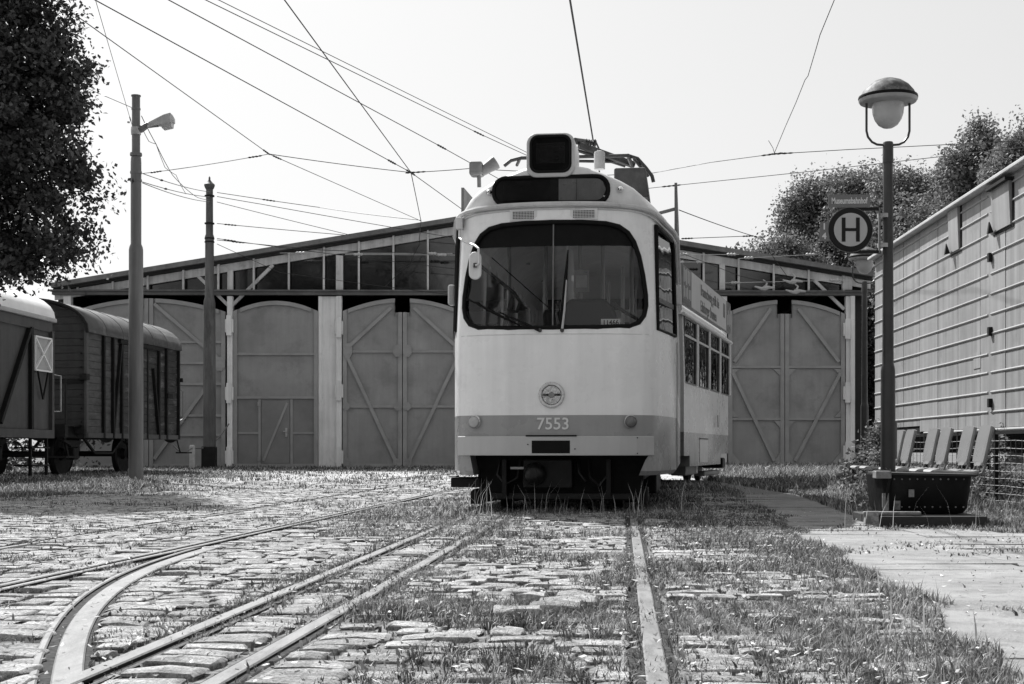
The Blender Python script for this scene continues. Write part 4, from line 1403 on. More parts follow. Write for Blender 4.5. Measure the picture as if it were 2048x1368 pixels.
for dw in (0, .35):
    MB().tube([TP(1008, 332, 4 + dw), TP(1022, 321, 4 + dw), TP(1042, 316, 4 + dw), TP(1090, 315, 4 + dw), TP(1180, 313, 4 + dw), TP(1256, 311, 4 + dw), TP(1275, 317, 4 + dw), TP(1292, 336, 4 + dw), TP(1304, 352, 4 + dw), TP(1307, 364, 4 + dw)], .022, 8).build('collector_bow', M['dark_metal'], pan, local=True)
for p, q, r_ in (((1150, 282), (1180, 286), .04), ((1158, 290), (1268, 330), .045), ((1152, 300), (1250, 332), .02), ((1195, 300), (1246, 331), .012), ((1256, 311), (1264, 332), .025), ((1040, 317), (1034, 330), .02), ((1150, 322), (1262, 324), .018), ((1268, 318), (1296, 352), .018)):
    MB().tube([TP(*p, 3.9), TP(*q, 4.2)], r_, 8).build('pantograph_arm', M['dark_metal'], pan, local=True)
ins = [TP(1172, 284, 3.8), TP(1192, 288, 3.8)]
MB().tube([ins[0].lerp(ins[1], t) for t in np.linspace(0, 1, 13)], [.022 if k % 3 else .045 for k in range(13)], 10).build('insulator', M['dark_metal'], pan, smooth=True, local=True)
MB().tube([TP(1189, 278, 3.8), TP(1198, 298, 3.9), TP(1196, 300, 4.0)], .012, 6).build('spring_rod', M['dark_metal'], pan, local=True)
# roof edge advertising boards on the front section
M['board'] = mat('board_face', 0.36, 0.6, 0.12, 1.5, streak=.15)
M['board_edge'] = mat('board_edge', 0.12, 0.6, 0.2, 5)
for s_ in (-1, 1):
    bd = MB().box(s_ * 1.09 - .014, s_ * 1.09 + .014, 1.7, 7.6, 2.76, 3.29).build('roof_board', M['board_edge'], tram, local=True)
    for w in (1.85, 3.6, 5.4, 7.3):
        MB().beam((s_ * 1.08, w, 3.05), (s_ * .8, w, 2.98), .03, .03).build('board_strut', M['grey_metal'], bd, local=True)

# running gear under the front section
MB().box(-.86, .86, .45, 8.2, .40, .88).build('underframe', M['rubber'], tram, local=True)
for wc in (2.0, 7.2):
    bog = MB().box(-.80, -.66, wc - 1.2, wc + 1.2, .30, .42).box(.66, .80, wc - 1.2, wc + 1.2, .30, .42).box(-.7, .7, wc - .15, wc + .15, .3, .45).build('bogie', M['black_iron'], tram, local=True, bevel=.02)
    for w in (wc - .9, wc + .9):
        for s_ in (-1, 1):
            MB().lathe([(.05, -.06), (.33, -.06), (.35, -.04), (.33, .03), (.30, .035), (.28, .015), (.1, .015), (.08, .05), (.0, .05)], (s_ * .56, w, .345), 28, (s_, 0, 0)).build('wheel', M['black_iron'], bog, smooth=True, local=True)
        MB().tube([(-.6, w, .345), (.6, w, .345)], .06, 10).build('axle', M['black_iron'], bog, local=True)
    for s_ in (-1, 1):
        MB().box(s_ * .56 - .06, s_ * .56 + .06, wc - .45, wc + .45, .07, .17).build('track_brake', M['black_iron'], bog, local=True, bevel=.01)
        MB().box(s_ * .78 - .05, s_ * .78 + .05, wc - 1.45, wc - 1.2, .08, .2).build('life_guard', M['black_iron'], bog, local=True)
MB().box(-.74, .80, .50, .54, .12, .50).build('apron', M['rubber'], tram, local=True)
for s_ in (-1, 1):
    MB().box(s_ * .74 - .12, s_ * .74 + .12, 3.4, 5.8, .10, .42).build('equipment_case', M['black_iron'], tram, local=True, bevel=.02)
for p_ in ([(-.52, .34, .50), (-.54, .30, .36), (-.46, .28, .27), (-.36, .30, .33), (-.33, .34, .50)], [(.30, .34, .50), (.32, .29, .34), (.40, .28, .26), (.48, .31, .36), (.5, .34, .5)], [(.20, .32, .5), (.22, .26, .38), (.28, .28, .3)]):
    MB().tube(p_, .016, 8).build('brake_hose', M['greased_iron'], tram, smooth=True, local=True)
MB().beam((-.62, .46, .16), (.70, .46, .16), .04, .05).build('guard_beam', M['greased_iron'], tram, local=True)
cp = MB().box(-.29, .16, .20, .5, .24, .505).build('coupler_box', M['black_iron'], tram, local=True, bevel=.012)
MB().lathe([(.02, .02), (.10, .0), (.105, -.06), (.09, -.12), (.06, -.15), (.03, -.16)], (-.175, .20, .37), 28, (0, 1, 0)).build('coupler_head', M['greased_iron'], cp, smooth=True, local=True)
MB().box(-.205, -.145, .02, .08, .36, .42).build('coupler_socket', M['greased_iron'], cp, local=True)
MB().tube([(-.40, .14, .425), (-.28, .16, .425)], .012, 8).build('coupler_pin', M['light_metal'], cp, local=True)
for u in (-.47, .49):
    MB().box(u - .02, u + .02, .24, .5, .16, .50).build('hanger', M['black_iron'], tram, local=True)
MB().box(-1.0, -.72, .42, .95, .24, .33).build('step_board', M['black_iron'], tram, local=True, bevel=.01)
MB().box(-1.0, -.93, .30, .5, .335, .352).build('step_edge', M['light_metal'], tram, local=True)
MB().box(-.82, -.62, .55, .9, .10, .22).build('guard_board', M['black_iron'], tram, local=True, bevel=.015)
MB().box(.62, .84, .6, .95, .10, .24).build('guard_board', M['black_iron'], tram, local=True, bevel=.015)

# ------------------------------------------------------------------ rear section
TR2 = R(15.4)
base2 = Vector((2.66, 22.0, 0)) - Vector((math.cos(TR2), -math.sin(TR2), 0)) * 1.1
Mw = Matrix.Translation(base2) @ Matrix.Rotation(-TR2, 4, 'Z')
M2 = world_matrix(tram).inverted() @ Mw
L2 = 6.25
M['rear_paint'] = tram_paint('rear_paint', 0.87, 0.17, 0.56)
LP = [(-1.1, 0), (-1.1, 3), (-1.1, L2 - .5), (-1.02, L2), (1.02, L2), (1.1, L2 - .5), (1.1, 3), (1.1, 0)]
rows = [[(u, w, z) for u, w in LP] for z in (.33, .36, .9, 1.6)] + [[(u * .975, w, z) for u, w in LP] for z in (2.69,)]
rb = closed(rows)
rear = rb.build('rear_body', M['rear_paint'], tram, local=True)
rear.matrix_basis = M2
WIN2 = [(.12 + 1.5 * k, 1.38 + 1.5 * k) for k in range(4)]
cuts = [MB().box(-1.05, 1.05, .05, L2 - .1, .95, 2.9)]
cuts += [MB().box(-1.4, 1.4, a + .02, b_, 1.63, 2.68) for a, b_ in WIN2]
cuts += [MB().box(.6, 1.4, -.1, .62, .2, .50), MB().box(.6, 1.4, 4.55, L2 + .3, .2, .52)]
# step at the front and rear of the skirt
carve(rear, cuts)
rear.data.shade_smooth(); rear.data.set_sharp_from_angle(angle=R(30))
rr_ = MB(); rr_.grid([[(fu * 1.075, w, z) for fu, z in AF] for w in (-.05, 1, 3, L2 - .2)] + [[(fu * 1.02, L2 + .02, lerp(2.69, z, .85)) for fu, z in AF]])
rr_.f.append(list(range(n_))); rr_.f.append([len(rr_.v) - n_ + k for k in range(n_)][::-1])
rr_.build('rear_roof', M['tram_white'], rear, smooth=True, local=True)
for s_ in (-1, 1):
    MB().tube([(s_ * 1.10, -.05, 2.70), (s_ * 1.10, L2 + .06, 2.70)], .03, 8).build('rear_gutter', M['gutter'], rear, local=True)
M['alu'] = mat('window_alloy', 0.42, 0.4, 0.15, 6, dirt=.3, dirt_v=.2)
for a, b_ in WIN2:
    fr_ = MB()
    for z0, z1, y0, y1 in ((1.63, 1.66, a, b_), (2.65, 2.68, a, b_), (2.36, 2.40, a, b_), (1.66, 2.65, a, a + .035), (1.66, 2.65, b_ - .035, b_)):
        fr_.box(1.066, 1.094, y0 + .02, y1, z0, z1)
    fo = fr_.build('rear_window', M['dark_metal'] , rear, local=True)
    MB().box(1.074, 1.078, a + .06, b_ - .03, 1.655, 2.365).build('pane', M['rear_glass'], fo, local=True)
    MB().box(1.074, 1.078, a + .06, b_ - .03, 2.395, 2.655).build('vent_pane', M['rear_glass'], fo, local=True)
    MB().box(1.088, 1.106, a, b_, 2.362, 2.398).build('transom', M['alu'], fo, local=True)
    MB().box(-1.078, -1.074, a + .02, b_, 1.64, 2.66).build('pane', M['rear_glass'], fo, local=True)
    MB().box(1.095, 1.11, b_ + .02, a + 1.5, 1.66, 2.66).build('window_pillar', M['alu'], rear, local=True)
MB().box(1.101, 1.106, 1.75, 2.75, .38, .80).build('hatch', M['tram_band'], rear, local=True, bevel=.006)
MB().box(1.107, 1.113, 1.74, 2.76, .77, .79).build('hatch_hinge', M['rubber'], rear, local=True)
MB().tube([(1.13, 3.9, 1.22), (1.14, 3.9, 1.0)], .014, 6).build('handle', M['light_metal'], rear, local=True)
# advertising board
ab = MB().box(1.06, 1.09, -.1, L2 - .05, 2.86, 3.46).build('advertising_board', M['board_edge'], rear, local=True)
M['ad_face'] = mat('ad_face', 0.40, 0.55, 0.06, 1)
M['ad_dark'] = mat('ad_dark', 0.07, 0.55, 0.6, 5, detail=2)
M['ad_ink'] = mat('ad_ink', 0.05, 0.55, 0.1, 3)
def ad(y0, y1, z0, z1, m, n__, x=1.0915): return MB().box(x, x + .003, y0, y1, z0, z1).build(n__, M[m], ab, local=True)
ad(.86, 5.5, 2.88, 3.45, 'ad_face', 'ad_panel'); ad(-.09, .85, 2.94, 3.45, 'ad_dark', 'ad_panel'); ad(-.09, .85, 2.87, 2.938, 'ad_ink', 'ad_panel'); ad(5.52, L2 - .06, 2.9, 3.45, 'ad_dark', 'ad_panel')
ad(5.0, 5.3, 3.10, 3.36, 'ad_dark', 'ad_emblem', 1.095)
lettering('ad_text', 'Braunschweig grüßt die', .26, M['ad_ink'], ab, facing((1.097, 3.15, 3.27), (0, 1, 0), (0, 0, 1)), .001, .004, 1.0)
lettering('ad_text', 'Edinburger Brunnen', .26, M['ad_ink'], ab, facing((1.097, 2.95, 3.0), (0, 1, 0), (0, 0, 1)), .001, .004, 1.0)
for k, (y_, z0, z1) in enumerate(((.0, 3.2, 3.42), (.14, 3.22, 3.4), (.27, 3.18, 3.43), (.44, 3.22, 3.42), (.6, 3.2, 3.42), (.02, 2.97, 3.14), (.2, 2.98, 3.12), (.36, 2.97, 3.15), (.55, 2.98, 3.13), (.70, 2.97, 3.14), (5.62, 3.0, 3.2), (5.75, 3.02, 3.3), (5.92, 3.0, 3.24), (6.05, 3.05, 3.4))):
    ad(y_, y_ + .085, z0, z1, 'board', 'ad_stroke', 1.095)
MB().box(-.85, .85, .1, L2 - .3, .40, .85).build('rear_underframe', M['rubber'], rear, local=True)
for w in (4.1, 5.5):
    for s_ in (-1, 1):
        MB().lathe([(.05, -.06), (.33, -.06), (.35, -.04), (.33, .03), (.30, .035), (.1, .02), (.0, .05)], (s_ * .56, w, .345), 24, (s_, 0, 0)).build('wheel', M['black_iron'], rear, smooth=True, local=True)
MB().box(.7, .95, 1.2, 2.3, .17, .34).build('equipment_case', M['grey_metal'], rear, local=True, bevel=.02)
MB().box(.72, .86, 3.0, 3.3, .17, .36).build('equipment_case', M['light_metal'], rear, local=True, bevel=.02)
MB().box(.72, .92, 3.7, 5.9, .12, .20).build('track_brake', M['grey_metal'], rear, local=True, bevel=.02)
MB().box(.62, 1.02, 5.55, 5.95, .24, .44).build('axle_box', M['rubber'], rear, local=True, bevel=.03)
# bellows at the joint
bl = MB()
for k in range(9):
    p = Vector((0, 8.55, 0)).lerp(M2 @ Vector((0, .1, 0)), (k + .5) / 9)
    s_ = .99 if k % 2 else .90
    bl.box(p.x - s_, p.x + s_, p.y - .06, p.y + .06, .55, 2.85)
bl.build('bellows', M['rubber'], tram, local=True)
# ------------------------------------------------------------------ goods wagons on the left
M['wag_wood'] = mat('wagon_planks', 0.026, 0.75, 0.3, 5, dirt=0.6, dirt_v=0.15, dirt_scale=4, dirt_lo=.52, stretch=(1, .35, 1.5), streak=.3, bump=.2, bscale=30)
M['wag_wood2'] = mat('wagon_planks_worn', 0.065, 0.8, 0.35, 6, dirt=0.8, dirt_v=0.03, dirt_scale=3.5, dirt_lo=.5, stretch=(1, .5, 1.5), bump=.2, bscale=30)
M['wag_end'] = mat('wagon_end_planks', 0.03, 0.75, 0.25, 4, streak=.25, bump=.15, bscale=30)
M['wag_iron'] = mat('wagon_iron', 0.012, 0.6, 0.3, 6, spec=.2)
M['wag_roof'] = mat('wagon_roof', 0.07, 0.5, 0.25, 2.5, streak=0.2, dirt=.4, dirt_v=.2, dirt_scale=3)
M['wag_grey'] = mat('wagon_grey_paint', 0.06, 0.6, 0.15, 1.5, streak=.2)
M['wag_white'] = mat('wagon_white_roof', 0.78, 0.6, 0.1, 2, dirt=.2, dirt_v=.5)
M['wag_panel'] = mat('wagon_vent_paint', 0.36, 0.6, 0.12, 3)

def wagon_gear(root, L, axles, wid=1.33):
    """frame, wheels, springs; local frame: +x right side, +y away from the camera"""
    for s_ in (-1, 1):
        MB().box(s_ * 1.0 - .06, s_ * 1.0 + .06, -.9, L + .15, .86, 1.1).build('sole_bar', M['wag_iron'], root, local=True)
    MB().box(-1.25, 1.25, -.95, -.8, .86, 1.12).build('buffer_beam', M['wag_iron'], root, local=True)
    MB().box(-1.25, 1.25, L + .05, L + .2, .86, 1.12).build('buffer_beam', M['wag_iron'], root, local=True)
    for y_ in axles:
        for s_ in (-1, 1):
            w = MB().lathe([(.08, -.07), (.44, -.07), (.50, -.06), (.49, .03), (.46, .06), (.42, .03), (.14, .02), (.1, .1), (0, .1)], (s_ * .74, y_, .5), 30, (s_, 0, 0)).build('wheel', M['wag_iron'], root, smooth=True, local=True)
            MB().box(s_ * 1.02 - .1, s_ * 1.02 + .1, y_ - .14, y_ + .14, .38, .64).build('axle_box', M['wag_iron'], root, local=True, bevel=.03)
            sp_ = MB()
            for k in range(5):
                l_ = .55 - .09 * k
                sp_.box(s_ * 1.03 - .045, s_ * 1.03 + .045, y_ - l_, y_ + l_, .80 - .028 * (k + 1), .80 - .028 * k - .003)
            sp_.build('leaf_spring', M['wag_iron'], root, local=True)
            for d in (-1, 1):
                MB().beam((s_ * 1.02, y_ + d * .2, .42), (s_ * 1.02, y_ + d * .42, .88), .03, .08).build('axle_guard', M['wag_iron'], root, local=True)
        MB().tube([(-.8, y_, .5), (.8, y_, .5)], .07, 10).build('axle', M['wag_iron'], root, local=True)
    m_ = (axles[0] + axles[-1]) / 2
    for s_ in (-1, 1):
        MB().beam((s_ * 1.0, axles[0] + .6, .88), (s_ * 1.0, m_ - .5, .52), .05, .05).beam((s_ * 1.0, m_ - .5, .52), (s_ * 1.0, m_ + .5, .52), .05, .05).beam((s_ * 1.0, m_ + .5, .52), (s_ * 1.0, axles[-1] - .6, .88), .05, .05).build('truss_rod', M['wag_iron'], root, local=True)
    MB().box(-.3, .3, m_ - .3, m_ + .4, .5, .86).build('brake_cylinder', M['wag_iron'], root, local=True, bevel=.08)
    for e, d in ((-.95, -1), (L + .2, 1)):
        for s_ in (-1, 1):
            MB().lathe([(.11, 0), (.09, .12), (.07, .3), (.05, .5), (.22, .5), (.22, .53), (.1, .56)], (s_ * .88, e, 1.0), 20, (0, d, 0)).build('buffer', M['wag_iron'], root, smooth=True, local=True)

def arch_pts(hw, z0, z1, n=16):
    return [(hw * math.cos(math.pi * k / n), z0 + (z1 - z0) * math.sin(math.pi * k / n) ** .85) for k in range(n + 1)]

# far, dark plank wagon
nc = P(172, 900, 31.0); fc = P(354, 900, 36.8)
dirw = Vector((fc.x - nc.x, fc.y - nc.y, 0)).normalized()
rzw = -math.atan2(dirw.x, dirw.y)
LW = 5.84; WB = 1.31
side_n = Vector((dirw.y, -dirw.x, 0))
org = Vector((nc.x, nc.y, 0)) - side_n * WB
wag = thing('goods_wagon', 'dark plank-sided goods wagon with a curved roof beside the left pole', 'wagon', org, rzw)
Z0, Z1 = .95, 3.19
MB().box(-WB + .05, WB - .05, .05, LW - .05, Z0, Z1 + .05).build('body_shell', M['wag_end'], wag, local=True)
npl = 14
for k in range(npl):
    z0 = Z0 + (Z1 - Z0) * k / npl
    z1 = Z0 + (Z1 - Z0) * (k + 1) / npl - .008
    # side planks left and right of the sliding door
    for y0, y1, m in ((.03, 1.95, 'wag_wood2'), (3.6, LW - .03, 'wag_wood')):
        MB().box(WB - .05, WB + random.uniform(-.004, .004), y0, y1, z0, z1).build('plank', M[m], wag, local=True)
    MB().box(WB + .02, WB + .05 + random.uniform(-.003, .003), 2.0, 3.55, z0 + .02, z1 + .02 if k < npl - 1 else z1).build('door_plank', M['wag_wood'], wag, local=True)
    MB().box(-WB, WB, random.uniform(-.004, .004), .05, z0, z1).build('plank', M['wag_end'], wag, local=True)
ap = arch_pts(WB, Z1, 3.86)
for k in range(4):      # boards in the gable of the end wall
    za, zb = Z1 + .155 * k, Z1 + .155 * (k + 1) - .008
    def hx(z): 
        f = min(max((z - Z1) / (3.84 - Z1), 0), 1)
        return WB * math.sqrt(max(0, 1 - f ** 2.2))
    MB().prism([(-hx(za), 0, za), (hx(za), 0, za), (hx(zb), 0, zb), (-hx(zb), 0, zb)], (0, .05, 0)).build('plank', M['wag_end'], wag, local=True)
ar = arch_pts(WB + .09, Z1 - .03, 3.90)
r1 = MB(); r1.grid([[(u, y_, z) for u, z in ar] for y_ in (-.14, 1, 3, LW + .14)])
rfo = r1.build('roof', M['wag_roof'], wag, smooth=True, local=True)
sd = rfo.modifiers.new('thick', 'SOLIDIFY'); sd.thickness = .05; sd.offset = -1
MB().tube([(u, -.15, z - .02) for u, z in ar], .04, 6).build('roof_hoop', M['wag_iron'], rfo, local=True)
for y_ in (.97, 1.95, 2.9, 3.9, 4.9):
    MB().tube([(u, y_, z + .002) for u, z in arch_pts(WB + .09, Z1 - .03, 3.903)], .007, 5).build('roof_seam', M['wag_roof'], rfo, local=True)
for y_ in (.9, 1.45, 1.97, 3.58, 4.4, 4.95, LW):
    MB().box(WB + .004, WB + .07, y_ - .04, y_ + .04, .86, Z1).build('side_post', M['wag_iron'], wag, local=True)
MB().box(WB - .02, WB + .035, -.05, .06, .86, Z1).build('corner_post', M['wag_grey'], wag, local=True)
for p, q in (((1.45, .95), (1.93, 3.1)), ((4.4, .95), (4.0, 2.6))):
    MB().beam((WB + .04, p[0], p[1]), (WB + .04, q[0], q[1]), .06, .07, (1, 0, 0)).build('diagonal', M['wag_iron'], wag, local=True)
MB().box(WB + .03, WB + .09, 1.8, 4.6, Z1 - .14, Z1 - .05).build('door_track', M['wag_iron'], wag, local=True)
MB().box(WB - .01, WB + .05, 0, LW, Z0 - .09, Z0 + .02).build('side_sill', M['wag_grey'], wag, local=True)
MB().box(-WB, WB, -.03, 0, 2.05, 2.13).build('end_rail', M['wag_iron'], wag, local=True)
MB().box(WB - .1, WB + .06, -.12, .06, 2.12, 2.25).build('lamp_iron', M['wag_iron'], wag, local=True)
MB().box(WB + .03, WB + .1, 4.9, 5.25, 1.9, 2.02).build('door_catch', M['wag_iron'], wag, local=True)
for y_ in (-.02,):
    for z in (1.2, 1.5, 1.8, 2.4, 2.7, 3.0):
        MB().lathe([(.018, 0), (.012, .02)], (WB - .1, y_, z), 8, (0, -1, 0)).build('bolt', M['wag_iron'], wag, local=True)
# brake platform with railings at the near end
MB().box(-1.2, 1.2, -.85, 0, 1.1, 1.14).build('platform', M['wag_iron'], wag, local=True)
MB().tube([(WB - .12, -.8, 1.12), (WB - .12, -.8, 2.1), (WB - .12, -.45, 2.12), (WB - .12, -.05, 2.12)], .02, 6).tube([(WB - .5, -.8, 1.12), (WB - .5, -.8, 2.1), (WB - .12, -.8, 2.1)], .02, 6).build('railing', M['wag_iron'], wag, local=True)
MB().box(.6, 1.3, -1.0, -.3, .42, .46).build('step', M['wag_iron'], wag, local=True)
MB().box(WB - .02, WB + .28, LW - .05, LW + .35, .5, .54).tube([(WB + .05, LW + .1, .52), (WB - .05, LW + .05, .95)], .02, 6).build('step', M['wag_iron'], wag, local=True)
MB().tube([(WB + .06, LW + .06, 1.35), (WB + .1, LW + .16, 1.4), (WB + .1, LW + .16, 2.1), (WB + .06, LW + .06, 2.15)], .015, 6).build('grab_rail', M['grey_metal'], wag, local=True)
MB().box(WB - .05, WB + .12, LW + .03, LW + .12, 2.35, 2.45).build('tail_lamp_bracket', M['wag_iron'], wag, local=True)
wagon_gear(wag, LW, [-.05, 3.5])

# near wagon at the left edge of the picture
ne = P(101, 900, 28.0)
rz2 = -math.atan2(.058, 1.0)
d2 = Vector((math.sin(-rz2), math.cos(-rz2), 0)); sn2 = Vector((d2.y, -d2.x, 0))
L3 = 7.5
org2 = Vector((ne.x, ne.y, 0)) - sn2 * 1.33 - d2 * L3
w2 = thing('goods_wagon', 'grey goods wagon with a white roof cut off by the left edge', 'wagon', org2, rz2)
ZA, ZB = .98, 3.12
MB().box(-1.33, 1.33, 0, L3, ZA, ZB).build('body', M['wag_grey'], w2, local=True, bevel=.01)
ar = arch_pts(1.40, ZB + .03, 3.78)
r1 = MB(); r1.grid([[(u, y_, z) for u, z in ar] for y_ in (-.12, 2, 5, L3 + .08)])
r1.f.append(list(range(17))); r1.f.append([len(r1.v) - 17 + k for k in range(17)][::-1])
r1.build('roof', M['wag_white'], w2, smooth=True, local=True)
MB().box(1.33, 1.43, -.1, L3 + .1, ZB - .02, ZB + .06).build('cornice', M['wag_panel'], w2, local=True, bevel=.02)
MB().box(1.325, 1.37, 0, L3, ZB - .22, ZB - .03).build('eaves_strip', M['wag_grey'], w2, local=True)
for y_ in (L3 - .03, L3 - 1.05, L3 - 2.6, L3 - 4.2):
    MB().box(1.33, 1.40, y_ - .05, y_ + .05, ZA - .1, ZB - .2).build('side_post', M['wag_iron'] if y_ < L3 - .5 else M['wag_grey'], w2, local=True)
MB().beam((1.37, L3 - 1.15, ZB - .25), (1.37, L3 - 2.5, ZA + .1), .08, .1, (1, 0, 0)).build('diagonal', M['wag_iron'], w2, local=True)
# louvre hatch with cross bars
hx0, hx1, hz0, hz1 = L3 - .95, L3 - .12, 2.12, 2.76
hp = MB().box(1.345, 1.375, hx0, hx1, hz0, hz1).build('vent_hatch', M['wag_panel'], w2, local=True)
for p, q in (((hx0, hz0), (hx1, hz0)), ((hx0, hz1), (hx1, hz1)), ((hx0, hz0), (hx0, hz1)), ((hx1, hz0), (hx1, hz1)), ((hx0, hz0), (hx1, hz1)), ((hx0, hz1), (hx1, hz0))):
    MB().beam((1.385, p[0], p[1]), (1.385, q[0], q[1]), .03, .06, (1, 0, 0)).build('hatch_bar', M['white'], hp, local=True)
for y_ in (hx0 + .15, hx1 - .15):
    MB().beam((1.39, y_, hz0), (1.39, (hx0 + hx1) / 2, hz0 - .55), .025, .03, (1, 0, 0)).build('hatch_rod', M['wag_iron'], w2, local=True)
MB().box(1.33, 1.41, -.1, L3, ZA - .16, ZA).build('side_sill', M['wag_grey'], w2, local=True)
MB().tube([(1.36, L3 + .03, 1.35), (1.5, L3 + .1, 1.35), (1.5, L3 + .1, 2.05), (1.36, L3 + .03, 2.08)], .016, 6).build('grab_rail', M['light_metal'], w2, local=True)
for z in (.28, .62):
    MB().box(1.0, 1.36, L3 - 1.0, L3 - .1, z, z + .03).build('step', M['wag_iron'], w2, local=True)
for y_ in (L3 - .95, L3 - .15):
    MB().box(1.28, 1.33, y_ - .03, y_ + .03, .1, .86).build('step_hanger', M['wag_iron'], w2, local=True)
wagon_gear(w2, L3, [1.4, L3 - 1.9])

# ------------------------------------------------------------------ poles on the left
M['pole'] = mat('pole_paint_old', 0.15, 0.5, 0.2, 3, streak=.35, dirt=.35, dirt_v=.05, dirt_scale=5, dirt_lo=.6, stretch=(1, 1, .3))
M['pole2'] = mat('pole_rusty', 0.10, 0.6, 0.3, 3, streak=.4, dirt=.7, dirt_v=.03, dirt_scale=4, dirt_lo=.5, stretch=(1, 1, .3))
b0 = G(272, 962.5); Yp = b0.y; k_ = Yp / F
def zpx(py, Y): return H + (HZ - py) * Y / F
pole = thing('tram_pole', 'tall grey steel pole with a street lamp left of the shed gates', 'pole', b0)
lx = lambda px, py: Vector(((px - 272) * k_, 0, zpx(py, Yp)))
MB().lathe([(14.5 * k_, -.1), (14 * k_, zpx(500, Yp)), (13 * k_, zpx(494, Yp)), (10.5 * k_, zpx(488, Yp)), (10.5 * k_, zpx(325, Yp)), (10 * k_, zpx(316, Yp)), (8.2 * k_, zpx(312, Yp)), (8 * k_, zpx(193, Yp)), (9.5 * k_, zpx(193, Yp)), (9.5 * k_, zpx(190.5, Yp)), (0, zpx(190.5, Yp))], (0, 0, 0), 24).build('shaft', M['pole'], pole, smooth=True, local=True)
for y, r_, hgt in ((309, 11.5, .03), (345, 11.3, .025), (361, 11.3, .025), (218, 8.8, .02), (262, 9.6, .07)):
    MB().lathe([(r_ * k_, -hgt), (r_ * k_ * 1.05, 0), (r_ * k_, hgt)], (0, 0, zpx(y, Yp)), 20).build('collar', M['grey_metal'] if y != 262 else M['light_metal'], pole, local=True)
a = lx(283, 258); b_ = lx(296, 250); c = lx(348, 238)
arm = MB().tube([lx(276, 259), a, b_, lx(316, 248)], [.08, .07, .055, .06], 8).build('lamp_arm', M['pole'], pole, smooth=True, local=True)
hd = MB()
sec = []
for px, py, hw, hh in ((296, 252, .06, .05), (316, 246, .10, .08), (330, 243, .13, .11), (343, 239.5, .13, .11), (349, 243, .06, .05)):
    p = lx(px, py)
    sec.append([(p.x, -hw, p.z - hh * .6), (p.x, hw, p.z - hh * .6), (p.x, hw * .8, p.z + hh), (p.x, -hw * .8, p.z + hh)])
hd.grid(sec, closed=True); hd.f.append([0, 1, 2, 3]); hd.f.append([len(hd.v) - 4 + k for k in (3, 2, 1, 0)])
hdo = hd.build('lamp_head', M['light_metal'], arm, smooth=True, local=True)
p0, p1 = lx(322, 254), lx(346, 248)
MB().prism([(p0.x, -.1, p0.z + .03), (p1.x, -.1, p1.z + .03), (p1.x - .02, -.07, p1.z - .06), (p0.x + .04, -.07, p0.z - .04)], (0, .2, 0)).build('lamp_glass', M['lamp_milky'], arm, local=True)
MB().box(-.16, -.12, -.02, .02, zpx(246, Yp), zpx(243, Yp)).build('guy_clamp', M['light_metal'], pole, local=True)
a = lx(275, 957)
MB().lathe([(.035, 0), (.03, .06), (.0, .1)], (a.x, -.16, a.z - .05), 8, (0, 0, 1)).build('earth_stud', M['light_metal'], pole, local=True)

b0 = Vector(((419 - CX) * 42.5 / F, 42.5, 0)); Yq = 42.5; q_ = Yq / F
pole2 = thing('tram_pole', 'old rusty iron pole with a turned finial in front of the shed', 'pole', b0)
MB().lathe([(13 * q_, -.1), (12.6 * q_, zpx(880, Yq)), (11.6 * q_, zpx(606, Yq)), (10.5 * q_, zpx(600, Yq)), (9 * q_, zpx(594, Yq)), (8.6 * q_, zpx(482, Yq)), (9.3 * q_, zpx(478, Yq)), (9.3 * q_, zpx(474, Yq)), (7.3 * q_, zpx(468, Yq)), (6.9 * q_, zpx(379, Yq)), (8.5 * q_, zpx(377, Yq)), (10.5 * q_, zpx(372, Yq)), (10.5 * q_, zpx(369, Yq)), (6 * q_, zpx(365, Yq)), (2.6 * q_, zpx(361, Yq)), (1.6 * q_, zpx(358, Yq)), (2.2 * q_, zpx(356, Yq)), (0, zpx(352, Yq))], (0, 0, 0), 24).build('shaft', M['pole2'], pole2, smooth=True, local=True)
MB().box(-14 * q_, 13 * q_, -.2, .2, 0, zpx(893, Yq)).build('base_casing', M['wag_iron'], pole2, local=True, bevel=.03)
for y in (392, 447, 477, 484, 640):
    MB().lathe([(9.8 * q_, -.02), (10 * q_, 0), (9.8 * q_, .02)], (0, 0, zpx(y, Yq)), 18).build('collar', M['wag_iron'], pole2, local=True)
pb = P(384.5, 936, 41.5)
MB().lathe([(.085, -.05), (.085, zpx(892, 41.5)), (.06, zpx(890, 41.5)), (0, zpx(889.6, 41.5))], (pb.x, pb.y, 0), 12).build('short_post', M['light_metal'], None, smooth=True)
tag(bpy.context.scene.objects['short_post'], 'short pale post between the goods wagon and the finial pole', 'post')
ch = []
for t in np.linspace(0, 1, 14):
    ch.append(P(345, 889, 39.5).lerp(P(384, 896, 41.4), t) - Vector((0, 0, .35 * math.sin(math.pi * t) * .5)))
for t in np.linspace(0, 1, 14)[1:]:
    ch.append(P(384, 896, 41.4).lerp(P(458, 848, 44.6), t) - Vector((0, 0, .55 * math.sin(math.pi * t) * .5)))
o = MB().tube(ch, .022, 5).build('barrier_chain', M['grey_metal'])
tag(o, 'thin chain slung from wagon over the short post to the gate post', 'chain')

